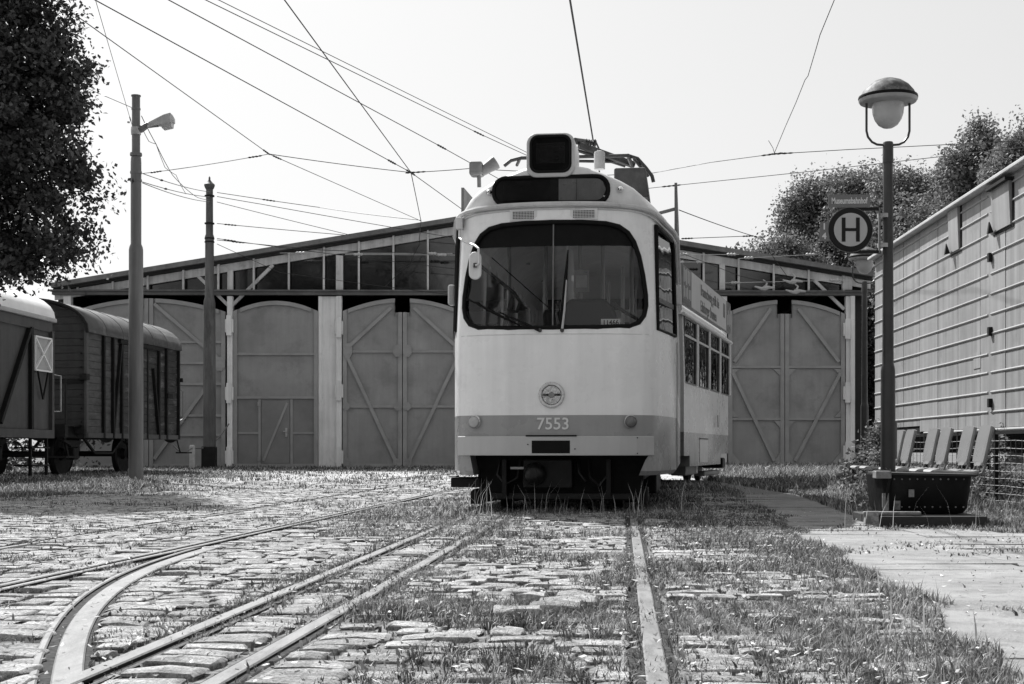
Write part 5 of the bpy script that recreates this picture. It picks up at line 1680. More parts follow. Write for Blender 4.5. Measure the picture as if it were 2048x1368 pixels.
# ------------------------------------------------------------------ platform lamps and stop sign
M['lamp_hood'] = mat('lamp_hood', 0.05, 0.7, 0.5, 9, dirt=.8, dirt_v=.2, dirt_scale=9, dirt_lo=.5)
M['lamp_post'] = mat('lamp_post', 0.035, 0.42, 0.3, 4, streak=.2)
M['hood_rim'] = mat('hood_rim', 0.3, 0.55, 0.2, 6)
M['globe'] = mat('lamp_globe', 0.44, 0.25, 0.12, 2.5, spec=.5)
def platform_lamp(label, X, Y, sc=1.0, full=True):
    t = thing('platform_lamp', label, 'lamp', (X, Y, 0), 0, 'lamps along the platform')
    k = 14.0 / F * sc                              # metres per photo pixel of the near lamp
    zz_ = lambda py: (H + (HZ - py) * 14.0 / F) * sc
    MB().lathe([(15 * k, 0), (14 * k, zz_(742)), (13 * k, zz_(734)), (11.6 * k, zz_(729)), (11.2 * k, zz_(726)), (9.6 * k, zz_(326)), (10.6 * k, zz_(326)), (10.4 * k, zz_(287)), (9 * k, zz_(284)), (0, zz_(284))], (0, 0, 0), 24).build('shaft', M['lamp_post'], t, smooth=True, local=True)
    yk = [(-43, 205), (-43, 262), (-40, 274), (-32, 284), (-22, 289), (-10, 290)]
    for s_ in (-1, 1):
        MB().tube([(s_ * -a * k, 0, zz_(y)) for a, y in yk], 2.4 * k, 8).build('yoke', M['lamp_post'], t, smooth=True, local=True)
    MB().lathe([(57 * k, zz_(199)), (57 * k, zz_(196)), (55 * k, zz_(192)), (50 * k, zz_(183)), (41 * k, zz_(172)), (28 * k, zz_(163)), (14 * k, zz_(158)), (0, zz_(156.5))], (0, 0, 0), 32).build('hood', M['lamp_hood'], t, smooth=True, local=True)
    MB().lathe([(57.6 * k, zz_(196)), (57.6 * k, zz_(201)), (55 * k, zz_(205)), (36 * k, zz_(208)), (0, zz_(208))], (0, 0, 0), 32).build('hood_rim', M['hood_rim'], t, smooth=True, local=True)
    MB().lathe([(57.9 * k, zz_(198.5)), (58.6 * k, zz_(196)), (57.6 * k, zz_(192.5)), (55 * k, zz_(191.5))], (0, 0, 0), 32).build('hood_band', M['rubber'], t, smooth=True, local=True)
    MB().lathe([(31 * k, zz_(205)), (31.5 * k, zz_(214)), (30 * k, zz_(228)), (26 * k, zz_(240)), (19 * k, zz_(250)), (10 * k, zz_(255.5)), (0, zz_(257))], (0, 0, 0), 28).build('globe', M['globe'], t, smooth=True, local=True)
    return t
l1 = platform_lamp('tall lamp with domed hood and hanging globe, carrying the stop sign', (1776 - CX) * 14 / F, 14.0)
# second lamp a little further: same kind, beyond the wagon
l2 = platform_lamp('smaller looking lamp half hidden behind the round stop sign', (1729 - CX) * 25.6 / F, 25.6)
MB().box(.05, .085, -.03, .03, zpx(918, 14), zpx(842, 14)).build('litter_plate', M['grey_metal'], l1, local=True, bevel=.01)

ys = 13.86
sx0 = (1701 - CX) * ys / F; sz0 = zpx(459.5, ys); px_ = ys / F
stop = thing('stop_sign', 'round stop sign with black ring and letter H on the lamp post', 'sign', (sx0, ys, sz0))
M['sign_yellow'] = mat('sign_face', 0.42, 0.45, 0.06, 3)
M['sign_green'] = mat('sign_ring', 0.012, 0.5, 0.1, 3, spec=.2)
M['sign_plate'] = mat('sign_plate_paint', 0.15, 0.45, 0.1, 3)
M['sign_ink'] = mat('sign_lettering', 0.65, 0.5, 0.05)
MB().lathe([(44 * px_, .03), (44 * px_, -.002), (43 * px_, -.006), (0, -.006)], (0, 0, 0), 48, (0, 1, 0)).build('disc', M['sign_green'], stop, smooth=True, local=True)
MB().lathe([(33.5 * px_, -.0065), (33.5 * px_, -.009), (0, -.009)], (0, 0, 0), 48, (0, 1, 0)).build('face', M['sign_yellow'], stop, local=True)
hh_ = MB()
hh_.box(-18 * px_, -10.5 * px_, -.0125, -.0095, -24 * px_, 24 * px_).box(10.5 * px_, 18 * px_, -.0125, -.0095, -24 * px_, 24 * px_).box(-10.5 * px_, 10.5 * px_, -.0125, -.0095, -3 * px_, 3 * px_)
hh_.build('letter', M['sign_green'], stop, local=True)
MB().tube([(44.5 * px_ * math.cos(t), .012, 44.5 * px_ * math.sin(t)) for t in np.linspace(0, 2 * math.pi, 49)[:-1]], .006, 6, closed=True).build('rim', M['grey_metal'], stop, local=True)
for py in (417, 503):
    MB().box(-2 * px_, 62 * px_, .01, .05, (459.5 - py - 3) * px_, (459.5 - py + 3) * px_).build('bracket', M['sign_green'], stop, local=True)
MB().box(57 * px_, 60 * px_, .0, .035, (459.5 - 506) * px_, (459.5 - 415) * px_).build('bracket_bar', M['grey_metal'], stop, local=True)
for py in (427, 487):
    MB().lathe([(12.2 * px_, -.02), (12.2 * px_, .02)], ((1774 - 1701) * px_, .14, (459.5 - py) * px_), 20).build('clamp', M['light_metal'], stop, local=True)
x0, x1, z0, z1 = (1656.5 - 1701) * px_, (1740.5 - 1701) * px_, (459.5 - 415) * px_, (459.5 - 389) * px_
np_ = MB().box(x0, x1, -.004, .004, z0, z1).build('name_board', M['sign_plate'], stop, local=True)
lettering('name_text', 'Museumsbahnhof', .083, M['sign_ink'], np_, facing(((x0 + x1) / 2, -.006, (z0 + z1) / 2), (1, 0, .01), (0, 0, 1)), .001, .0022, .60)
x0, x1, z0, z1 = (1640 - 1701) * px_, (1659 - 1701) * px_, (459.5 - 482) * px_, (459.5 - 444) * px_
lp = MB().box(x0, x1, .002, .008, z0, z1).build('line_plate', M['sign_plate'], stop, local=True)
for ch_, py in (('1', 453.5), ('4', 472.5)):
    lettering('line_number', ch_, .082, M['sign_ink'], lp, facing(((1648.5 - 1701) * px_, -.0005, (459.5 - py) * px_), (1, 0, 0), (0, 0, 1)), .001, .003)

# ------------------------------------------------------------------ big van wagon on the right
M['van'] = mat('van_side_paint', 0.32, 0.5, 0.12, 1.0, streak=.38, dirt=.55, dirt_v=.17, dirt_scale=2.6, dirt_lo=.56)
M['van_b'] = mat('van_side_paint_faded', 0.33, 0.5, 0.10, 1.4, streak=.28, dirt=.3, dirt_v=.22, dirt_scale=3, dirt_lo=.58)
M['van_rib'] = mat('van_rib_paint', 0.36, 0.45, 0.1, 4)
M['van_roof'] = mat('van_roof', 0.5, 0.55, 0.15, 3, dirt=.4, dirt_v=.35, dirt_scale=6)
far = Vector((5.77, 22.6, 0)); dv = Vector((.0436, .999, 0)).normalized()
rz3 = -math.atan2(dv.x, dv.y)
LV = 17.0
ov = far - dv * LV
van = thing('van_wagon', 'long pale van wagon with horizontal ribs along the right edge', 'wagon', ov, rz3)
zb, zt = zpx(868, 22.6), zpx(512, 22.6)
MB().box(.03, 2.6, .02, LV - .02, zb, zt).build('body_core', M['wag_iron'], van, local=True)
npn = 17
for k in range(npn):
    y1 = LV - .98 * k; y0 = max(LV - .98 * (k + 1) + .024, 0.0)
    cut = zpx(858, 22.6) if k < 3 else zb
    MB().box(random.uniform(-.004, .003), .03, y0, y1, cut, zt).build('panel', M['van'] if k % 3 else M['van_b'], van, local=True)
MB().box(.008, .05, .0, LV - .01, zb - .02, zb + .05).build('bottom_sill', M['wag_iron'], van, local=True)
ribs = [532, 557, 587.7, 617.5, 646, 675, 704, 732, 761, 788, 816.5, 845]
for i, y in enumerate(ribs):
    z = zpx(y, 22.6)
    brk = LV - 6.25
    for a, b_ in ((0, brk - .06), (brk + .06, LV)):
        MB().tube([(-.001, a, z), (-.001, b_, z)], .0145, 8).build('rib', M['van_rib'], van, local=True)
MB().tube([(-.002, 0, zpx(871, 22.6)), (-.002, LV - 3.2, zpx(871, 22.6))], .018, 8).build('rib', M['van_rib'], van, local=True)
rf_ = [( -.10 + .12 * (1 - math.cos(t)) * 6.0 if False else -.09 + 1.45 * (1 - math.cos(t)), zt - .03 + .17 * math.sin(t)) for t in np.linspace(0, math.pi / 2, 9)]
rf_ = rf_ + [(2.72 - u, z) for u, z in rf_[-2::-1]]
r1 = MB(); r1.grid([[(u, y_, z) for u, z in rf_] for y_ in (-.05, 6, 12, LV + .06)])
r1.f.append(list(range(len(rf_)))); r1.f.append([len(r1.v) - len(rf_) + k for k in range(len(rf_))][::-1])
r1.build('roof', M['van_roof'], van, smooth=True, local=True)
MB().box(-.11, .02, -.05, LV + .06, zt - .065, zt - .02).build('eaves_gutter', M['van_roof'], van, local=True, bevel=.01)
def van_y(px):
    Y = 4.785 / ((px - CX) / F - .0436)
    return (Y - ov.y) / dv.y
for (pa, pb_, ya, yb) in ((1903, 1922, 470, 0), (1990, 2026, 0, 0)):
    y0, y1 = van_y(pb_), van_y(pa)
    zlo, zhi = (zpx(507, 18.0), zpx(417, 18.0)) if pa < 1950 else (zpx(459, 15.9), zpx(374, 15.9))
    fl = MB().prism([(0, y0, zlo), (-.03, y0, zlo), (-.05, y0, zhi), (0, y0, zhi)], (0, y1 - y0, 0)).build('vent_flap', M['van_b'], van, local=True)
    MB().box(-.012, .0, y0 - .05, y1 + .05, zlo - .03, zhi).build('flap_shadow', M['wag_iron'], fl, local=True)  # larger dark plate paints the shadow edge round the flap
    MB().box(-.10, .0, y0 - .04, y1 + .04, zhi, zhi + .035).build('flap_hood', M['wag_iron'], fl, local=True)
    MB().prism([(-.035, y1 - .02, zlo), (-.10, y1 - .02, zlo - .02), (-.08, y1 - .02, zlo + .12)], (0, -.05, 0)).build('flap_catch', M['wag_iron'], fl, local=True)
for py in (515, 663, 806):
    y_ = van_y(1984); z = zpx(py, 16.28)
    MB().box(-.045, .0, y_ - .035, y_ + .035, z - .05, z + .05).build('hinge', M['wag_iron'], van, local=True)
y_ = van_y(1955); z = zpx(722, 16.9)
MB().box(-.008, .0, y_ - .15, y_ + .15, z - .09, z + .1).build('patch_plate', M['van_b'], van, local=True)
MB().box(.5, 2.2, .3, LV - .3, .55, zb - .03).build('underframe', M['wag_iron'], van, local=True)
for y_ in (4.0, 13.5):
    for u in (.6, 2.1):
        MB().lathe([(.08, -.07), (.44, -.07), (.50, -.06), (.49, .03), (.46, .06), (.14, .02), (0, .1)], (u, y_, .5), 26, (-1, 0, 0)).build('wheel', M['wag_iron'], van, smooth=True, local=True)

# ------------------------------------------------------------------ wire fence under the van
fn = thing('wire_fence', 'low rusty wire fence in front of the van wagon', 'fence', (5.12, 15, 0))
M['fence_wire'] = mat('fence_wire', 0.16, 0.6, 0.2, 9)
fy = [10.2, 11.4, 12.6, 13.8, 15.05, 16.3, 17.6, 18.9]
for y_ in fy:
    MB().box(5.10, 5.14, y_ - .022, y_ + .022, -.05, .80).build('fence_post', M['wag_iron'], fn)
MB().box(5.105, 5.135, fy[0], fy[-1], .755, .79).build('top_rail', M['wag_iron'], fn)
for k in range(9):
    z = .06 + .078 * k
    pts = [(5.095, y_, z + random.uniform(-.006, .006)) for y_ in np.arange(fy[0], fy[-1] + .01, .3)]
    MB().tube(pts, .0035, 4).build('fence_wire', M['fence_wire'], fn)
for y_ in np.arange(fy[0], fy[-1], .16):
    MB().tube([(5.09, y_, .05), (5.09, y_ + random.uniform(-.01, .01), .7)], .003, 4).build('fence_wire', M['fence_wire'], fn)

# ------------------------------------------------------------------ shell seats
M['seat'] = mat('seat_shell', 0.24, 0.3, 0.1, 2, streak=.0, coat=.3)
M['seat_rim'] = mat('seat_rim', 0.34, 0.3, 0.08, 4, coat=.3)
SEATS = [(4.52, 13.75, 'front seat of the nearest pair of shell seats'), (4.52, 14.25, 'rear seat of the nearest pair of shell seats'),
         (4.54, 15.05, 'front seat of the middle pair of shell seats'), (4.54, 15.52, 'rear seat of the middle pair of shell seats'),
         (4.58, 16.55, 'front seat of the farthest pair of shell seats'), (4.58, 17.0, 'rear seat of the farthest pair of shell seats')]
def sheet(cs, w, th, name, m, root):
    """padded shell: cs are (x, z) centre points along the profile, w is width along y"""
    rows = []
    n = len(cs)
    for i, (x, z, wf) in enumerate(cs):
        a = cs[max(i - 1, 0)]; b_ = cs[min(i + 1, n - 1)]
        t = Vector((b_[0] - a[0], 0, b_[1] - a[1])).normalized()
        nn = Vector((t.z, 0, -t.x))
        row = []
        hw = w / 2 * wf
        for yy_, d in ((-1, 0), (-.95, .5), (-.5, .75), (0, .6), (.5, .75), (.95, .5), (1, 0), (.95, -.5), (0, -.4), (-.95, -.5)):
            p = Vector((x, yy_ * hw, z)) + nn * d * th
            row.append(tuple(p))
        rows.append(row)
    mb = MB(); mb.grid(rows, closed=True)
    mb.f.append(list(range(10))); mb.f.append([len(mb.v) - 10 + k for k in range(10)][::-1])
    return mb.build(name, m, root, smooth=True, local=True)
for x, y_, lab in SEATS:
    t = thing('shell_seat', 'grey plastic ' + lab + ' by the van wagon', 'seat', (x, y_, 0), 0, 'shell seats on the platform')
    sheet([(-.02, .46, .55), (-.005, .455, .8), (.0, .48, .93), (.02, .58, 1), (.045, .70, 1), (.065, .78, .97), (.075, .815, .9), (.078, .825, .7)], .36, .035, 'backrest', M['seat'], t)
    sheet([(-.50, .372, .6), (-.49, .385, .85), (-.46, .392, .95), (-.3, .375, 1), (-.12, .37, 1), (-.06, .385, .9)], .38, .03, 'seat_pan', M['seat_rim'], t)
    for s_ in (-1, 1):
        MB().tube([(-.30, s_ * .13, .36), (-.08, s_ * .14, .345), (-.02, s_ * .14, .37), (.01, s_ * .14, .44), (.02, s_ * .14, .56)], .013, 8).build('frame_tube', M['grey_metal'], t, smooth=True, local=True)
    MB().box(-.27, -.21, -.03, .03, 0, .35).build('leg', M['grey_metal'], t, local=True)
    MB().box(-.36, -.12, -.1, .1, 0, .02).build('foot_plate', M['grey_metal'], t, local=True)

# ------------------------------------------------------------------ tub on its plinth
M['tub'] = mat('tub_iron', 0.008, 0.5, 0.4, 6, spec=.15, dirt=.5, dirt_v=.025, dirt_scale=6, dirt_lo=.6)
M['tub_worn'] = mat('tub_worn_paint', 0.22, 0.7, 0.5, 8, dirt=.7, dirt_v=.04, dirt_scale=9, dirt_lo=.5)
M['plank_dark'] = mat('plinth_wood', 0.018, 0.75, 0.4, 6, stretch=(.3, 1, 1), bump=.4, bscale=25)
tb = thing('tub', 'black riveted iron tub on the low plinth under the seats', 'tub', (3.3, 11.5, .09), R(-3))
tp = [(-.36, 0, .35), (.36, 0, .33)]
def tub_ring(z, e, rr=.09):
    hw, y0, y1 = .355 - e, -.3 + e * .6, .5 - e * .5
    out = []
    for cx_, cy_, a0 in ((hw - rr, y0 + rr, 270), (hw - rr, y1 - rr, 0), (-hw + rr, y1 - rr, 90), (-hw + rr, y0 + rr, 180)):
        for k in range(4):
            a = R(a0 + 30 * k)
            out.append((cx_ + rr * math.cos(a), cy_ + rr * math.sin(a), z))
    return out
mb = MB(); mb.grid([tub_ring(.0, .06), tub_ring(.04, .03), tub_ring(.30, .0), tub_ring(.30, .03), tub_ring(.1, .06)], closed=True)
mb.f.append([4 * 16 + k for k in range(16)])
tub_o = mb.build('tub_body', M['tub'], tb, smooth=True, local=True)
MB().prism([(-.40, -.33, .305), (.37, -.34, .29), (.37, .1, .29), (-.40, .1, .305)], (0, 0, .02)).build('lid_board', M['plank_dark'], tb, local=True, bevel=.004)
MB().box(-.42, -.30, -.345, -.2, .275, .335).build('lid_block', M['tub_worn'], tb, local=True, bevel=.006)
for x, z0, z1 in ((-.345, .02, .16), (-.255, .03, .10)):
    MB().box(x - .02, x + .03, -.318 + abs(x + .3) * .1, -.30, z0, z1).build('worn_strap', M['tub_worn'], tb, local=True)
MB().beam((-.30, -.31, .30), (-.36, -.30, .02), .02, .02).build('strap', M['tub'], tb, local=True)
for x in (.30, .335):
    MB().tube([(x, -.2, .29), (x, -.2, .20)], .007, 6).build('strap', M['grey_metal'], tb, local=True)
MB().box(-.16, -.12, -.325, -.30, .13, .19).build('lug', M['tub_worn'], tb, local=True)
rv = MB()
for x in np.arange(-.27, .29, .06):
    for z in (.05, .27):
        rv.lathe([(.008, 0), (.006, .005), (.001, .007)], (x, -.302 + (.27 - z) * .05, z), 6, (0, -1, 0))
o = rv.build('rivets', M['tub_worn'], tb, local=True); o['kind'] = 'stuff'
pl = thing('plinth', 'low dark timber plinth that carries the iron tub', 'plinth', (3.2, 10.95, 0), R(-2))
for k in range(3):
    MB().box(-.38, .42 + .02 * k, -.13 + .36 * k, .215 + .36 * k, 0, .085 - .004 * k).build('plank', M['plank_dark'], pl, local=True, bevel=.008)
MB().box(-.50, -.06, -.06, .0, .087, .118).build('broken_slat', M['tub_worn'], pl, local=True, bevel=.01)
MB().prism([(-.50, -.10, .0), (-.40, -.12, .0), (-.40, -.12, .12), (-.48, -.1, .12)], (0, .08, 0)).build('stone_wedge', M['tub_worn'], pl, local=True)

p = G(1846, 1207)
o = MB().lathe([(.022, 0), (.024, .008), (.018, .02), (.006, .027)], (p.x, p.y, .008), 7).build('slab_pebble', M['tub'], None)
tag(o, 'small dark stone lying alone on the pale slabs', 'stone')
# ------------------------------------------------------------------ overhead wires
def wire(pts, label, wpx=1.7, sag=0.0, name='overhead_wire', beads=(), extend=0.0, cat='wire', tail=0.0):
    """pts: 3d points; thickness given as it shows in the photo at the mean distance"""
    pts = [Vector(p) for p in pts]
    raw = [p.copy() for p in pts]
    if extend:
        pts[0] = pts[0] + (pts[0] - pts[1]).normalized() * extend
    if tail:
        pts[-1] = pts[-1] + (pts[-1] - pts[-2]).normalized() * tail
    out = []
    for i in range(len(pts) - 1):
        n = 10
        for k in range(n + (1 if i == len(pts) - 2 else 0)):
            t = k / n
            p = pts[i].lerp(pts[i + 1], t)
            p.z -= sag * 4 * t * (1 - t) * (pts[i + 1] - pts[i]).length * .01
            out.append(p)
    Y = sum(max(p.y, 10) for p in pts) / len(pts)
    r_ = wpx * .5 * Y / F
    o = MB().tube(out, r_, 5).build(name, M['wire'], None, smooth=True)
    tag(o, label, cat, 'overhead wires above the yard')
    for seg, t in beads:
        p = raw[seg].lerp(raw[seg + 1], t); d = (raw[seg + 1] - raw[seg]).normalized()
        p.z -= sag * 4 * t * (1 - t) * (raw[seg + 1] - raw[seg]).length * .01
        q = [p + d * (k - 4) * .05 for k in range(9)]
        MB().tube(q, [r_ * 1.2, r_ * 2.6, r_ * 1.4, r_ * 2.8, r_ * 1.4, r_ * 2.8, r_ * 1.4, r_ * 2.4, r_], 8).build('insulator', M['wire'], o)
    return o
Z5 = 5.6
A1 = PZ(822, 345, Z5); A2 = PZ(538, 308, Z5); A3 = PZ(842, 442, 5.9)
wire([PZ(592, 31, Z5), A1], 'thick contact wire running from top centre to the left wire junction', 2.6, extend=8)
wire([PZ(1145, 31, Z5), PZ(1187, 286, Z5), PZ(1198, 340, Z5)], 'thick contact wire coming down behind the display box of the tram', 2.8, extend=8, tail=18)
wire([PZ(475, 31, Z5), PZ(960, 268, Z5), PZ(1052, 310, Z5)], 'lower wire of the close pair slanting down to the display box', 1.6, extend=8, tail=5, beads=((0, .995),))
wire([PZ(500, 31, Z5 + .1), PZ(1052, 304, Z5 + .1)], 'upper wire of the close pair slanting down to the display box', 1.5, extend=8, tail=5)
wire([PZ(395, 31, Z5), PZ(887, 296, Z5), PZ(955, 334, Z5)], 'single slanting wire that ends behind the roof horn', 1.8, extend=8, tail=5, beads=((0, .99),))
wire([PZ(247, 31, Z5), A1, PZ(915, 412, Z5)], 'slanting wire through the junction to the left roof board', 1.8, extend=8, tail=5, beads=((0, .9), (0, .995), (1, .02)))
wire([PZ(190, 58, Z5), A2, A3], 'lowest slanting wire from the leafy tree to the gable', 1.6, extend=8, beads=((0, .98), (1, .04)))
ph = lambda px, py: P(px, py, b1y)
b1y = 27.0
wire([P(200, 31, 20), P(264, 250, 26.9)], 'guy wire dropping from the top edge to the lamp pole', 1.3, extend=6, beads=((0, .93),))
wire([P(205, 190, 27.5), P(268, 217, 26.9)], 'short wire from the leafy tree to the top of the lamp pole', 1.3, extend=2)
wire([P(285, 347, 26.9), A2, A1, PZ(940, 337, Z5), PZ(1180, 347, Z5)], 'long span wire from the lamp pole through both wire junctions', 1.5, .5, beads=((0, .12), (0, .9), (2, .08)))
wire([A1, A3], 'steep wire dropping from the junction to the shed gable', 1.6)
wire([P(285, 347, 26.9), P(420, 384, 42.3)], 'upper span between the two poles', 1.4, .3, beads=((0, .2),))
wire([P(285, 364, 26.9), P(420, 394, 42.3)], 'middle span between the two poles', 1.4, .3, beads=((0, .25),))
wire([P(285, 366, 26.9), P(420, 404, 42.3)], 'lowest span between the two poles', 1.4, .4)
wire([P(434, 385, 42.3), P(640, 415, 43), A3 + Vector((0, 0, .02))], 'wire from the finial pole cap to the gable junction', 1.4, .2, beads=((0, .5),))
wire([P(434, 393, 42.3), P(520, 408, 43), P(905, 475, 44.5)], 'second wire from the finial pole running along the gable', 1.3, .2)
wire([P(434, 404, 42.3), P(700, 470, 44.5)], 'wire falling from the finial pole to the shed roof', 1.2, .2)
wire([P(434, 447, 42.3), P(690, 470, 44.5)], 'nearly level wire from the finial pole to the roof edge', 1.3, .2, beads=((0, .1),))
wire([P(434, 477, 42.3), P(600, 500, 43.6), P(912, 538, 44.4)], 'upper one of three low wires crossing the gable panes', 1.3, .2, beads=((0, .15),))
wire([P(434, 480, 42.3), P(640, 500, 43.8), P(912, 508, 44.4)], 'flat low wire crossing the gable panes', 1.3, .2, beads=((0, .2),))
wire([P(434, 488, 42.3), P(560, 545, 43.8), P(905, 590, 44.4)], 'lowest of the low wires crossing the gable panes', 1.2, .2)
wire([A3, P(838, 490, 44.2), P(820, 525, 44.2), P(770, 573, 44.4)], 'curled jumper wire hanging in front of the gable', 1.4, 0)
wire([P(283, 232, 26.9), P(312, 288, 29), P(345, 350, 33), P(395, 395, 40), P(420, 400, 42.3)], 'feeder cable drooping from lamp pole to finial pole', 1.3, .6)
wire([P(287, 262, 26.9), P(298, 283, 28), P(312, 288, 29), P(330, 335, 31), P(352, 350, 33), P(372, 388, 37)], 'slack lamp cable looping below the street lamp', 1.2, .5)
B1 = PZ(1548, 308, Z5)
wire([PZ(1656, 31, Z5 + .3), P(1640, 70, 17.5), P(1632, 98, 18), P(1616, 152, 19.5), P(1610, 160, 19.8), P(1592, 205, 21), P(1570, 255, 22.8), B1], 'kinked wire hanging from the top edge right of the tram', 1.6, extend=5)
wire([PZ(1180, 352, Z5), PZ(1306, 346, Z5), PZ(1420, 325, Z5), B1, PZ(1700, 299, Z5), PZ(2017, 283, Z5 - .1), PZ(2200, 276, Z5)], 'upper span wire crossing behind the lamp post', 1.5, 0, beads=((2, .97), (3, .1)))
wire([PZ(1230, 384, Z5), PZ(1330, 373, Z5), PZ(1600, 345, Z5), PZ(2017, 298, Z5), PZ(2200, 280, Z5)], 'lower span wire crossing behind the lamp post', 1.5, 0, beads=((1, .05),))
wire([P(1549, 307, 24), P(1546, 296, 24), P(1537, 281, 24)], 'loose wire end sticking up at the right junction', 1.2, 0)
wire([P(1358, 420, 27), P(1520, 476, 38), P(1580, 560, 44.3)], 'wire from the roof board down to the right gable', 1.5, .2, beads=((0, .93),))
wire([P(1372, 477, 40), P(1500, 472, 41)], 'short level wire above the right gable', 1.4, 0, beads=((0, .02), (0, .97)))
wire([P(1352, 502, 43), P(1480, 552, 44), P(1600, 580, 44.4)], 'thin wire slanting across the right gable panes', 1.2, 0)
M['wire_bright'] = mat('wire_bright', 0.5, 0.4, 0.1, 3)
for i, (p, q, lab) in enumerate((((1352, 509), (1478, 509), 'bright wire under the right rafter'), ((1352, 524), (1408, 524), 'short bright wire beside the tram board'),
                                 ((1440, 566), (1700, 560), 'bright wire across the right gable above the lintel'), ((1478, 517), (1640, 508), 'bright wire rising over the right roof edge'),
                                 ((560, 506), (905, 507), 'upper bright wire in front of the left gable panes'), ((690, 509), (910, 510), 'lower bright wire in front of the left gable panes'))):
    o = MB().tube([P(*p, 44.3), P(*q, 44.3)], .009, 5).build('overhead_wire', M['wire_bright'])
    tag(o, lab, 'wire', 'overhead wires above the yard')
    for t in (.12, .88):
        c = P(*p, 44.3).lerp(P(*q, 44.3), t)
        MB().tube([c + Vector((dx * .05, -.02, 0)) for dx in range(-3, 4)], [.02, .05, .03, .05, .03, .05, .02], 8).build('insulator', M['light_metal'], o)
# cast pull-off brackets in front of the right gable
for px, py, lab in ((1530, 576, 'white wire bracket above the right gate, left one'), (1586, 563, 'white wire bracket above the right gate, upper middle one'), (1592, 583, 'white wire bracket above the right gate, lower middle one')):
    c = P(px, py, 44.2)
    o = MB().tube([c + Vector((-.32, 0, .05)), c + Vector((-.1, 0, -.02)), c, c + Vector((.12, 0, .02)), c + Vector((.3, 0, .0))], [.02, .05, .09, .05, .03], 8).tube([c, c + Vector((.06, 0, .16)), c + Vector((-.06, 0, .26))], [.05, .03, .02], 6).build('wire_bracket', M['light_metal'], None, smooth=True)
    tag(o, lab, 'bracket', 'wire brackets at the right gable')
# ------------------------------------------------------------------ trees
M['bark'] = mat('bark', 0.06, 0.9, 0.3, 6, stretch=(1, 1, .3), bump=.6, bscale=20)
LEAF = tone_mat('leaf', 0.6, 0.35, 1.0, 0.3)
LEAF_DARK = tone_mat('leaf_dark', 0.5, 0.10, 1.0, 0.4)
def leaf_cloud(name, lobes, n, size, tone, root, seed, clumps=60, cr=0.35, mat_=None, shell=.5, spray=0.9, up=0.0):
    """leaves gathered in twig-sized clumps spread through a set of lobes (cx, cy, cz, rx, ry, rz)"""
    r = np.random.default_rng(seed)
    lo = np.array(lobes, float)
    vol = lo[:, 3] * lo[:, 4] * lo[:, 5]; pick = r.choice(len(lo), clumps, p=vol ** .75 / (vol ** .75).sum())
    d = r.normal(size=(clumps, 3)); d /= np.linalg.norm(d, axis=1)[:, None]
    rad = r.uniform(0, 1, clumps) ** (1 / 3.0) * (1 - shell) + shell * r.uniform(.75, 1.08, clumps)
    c = lo[pick, :3] + d * rad[:, None] * lo[pick, 3:]
    ci = r.integers(0, clumps, n)
    sp = np.clip(r.normal(size=(n, 3)), -1.7, 1.7) * cr * (0.35 + r.uniform(0, 1, clumps)[ci])[:, None] * np.array([1, 1, .75])
    p = c[ci] + sp + d[ci] * (np.abs(np.clip(r.normal(size=n), -2, 2)) * cr * spray)[:, None] + np.array([0, 0, 1.0]) * (np.abs(np.clip(r.normal(size=n), -2, 2)) * cr * up * r.uniform(0, 1, clumps)[ci])[:, None]
    s_ = size * r.uniform(.55, 1.25, n)
    nrm_ = r.normal(size=(n, 3)); nrm_[:, 2] += .5; nrm_ += d[ci] * .7
    nrm_ /= np.linalg.norm(nrm_, axis=1)[:, None]
    t = np.cross(nrm_, r.normal(size=(n, 3))); t /= np.linalg.norm(t, axis=1)[:, None] + 1e-9
    b_ = np.cross(nrm_, t)
    v = np.zeros((n, 4, 3))
    v[:, 0] = p - t * s_[:, None] * .5
    v[:, 1] = p + b_ * s_[:, None] * .34 + nrm_ * s_[:, None] * .08
    v[:, 2] = p + t * s_[:, None] * .6
    v[:, 3] = p - b_ * s_[:, None] * .34 + nrm_ * s_[:, None] * .08
    me = bpy.data.meshes.new(name)
    me.vertices.add(n * 4); me.vertices.foreach_set('co', v.reshape(-1).astype(np.float32))
    me.loops.add(n * 4); me.loops.foreach_set('vertex_index', np.arange(n * 4, dtype=np.int32))
    me.polygons.add(n); me.polygons.foreach_set('loop_start', (np.arange(n) * 4).astype(np.int32))
    me.update(calc_edges=True)
    tn = r.uniform(tone[0], tone[1], n) * (0.7 + .6 * r.uniform(0, 1, clumps)[ci])
    a = me.attributes.new('tone', 'FLOAT', 'POINT'); a.data.foreach_set('value', np.repeat(tn, 4).astype(np.float32))
    me.materials.append(mat_ or LEAF)
    o = bpy.data.objects.new(name, me); COL.objects.link(o); o.parent = root
    o.matrix_parent_inverse = world_matrix(root).inverted()
    return o, c
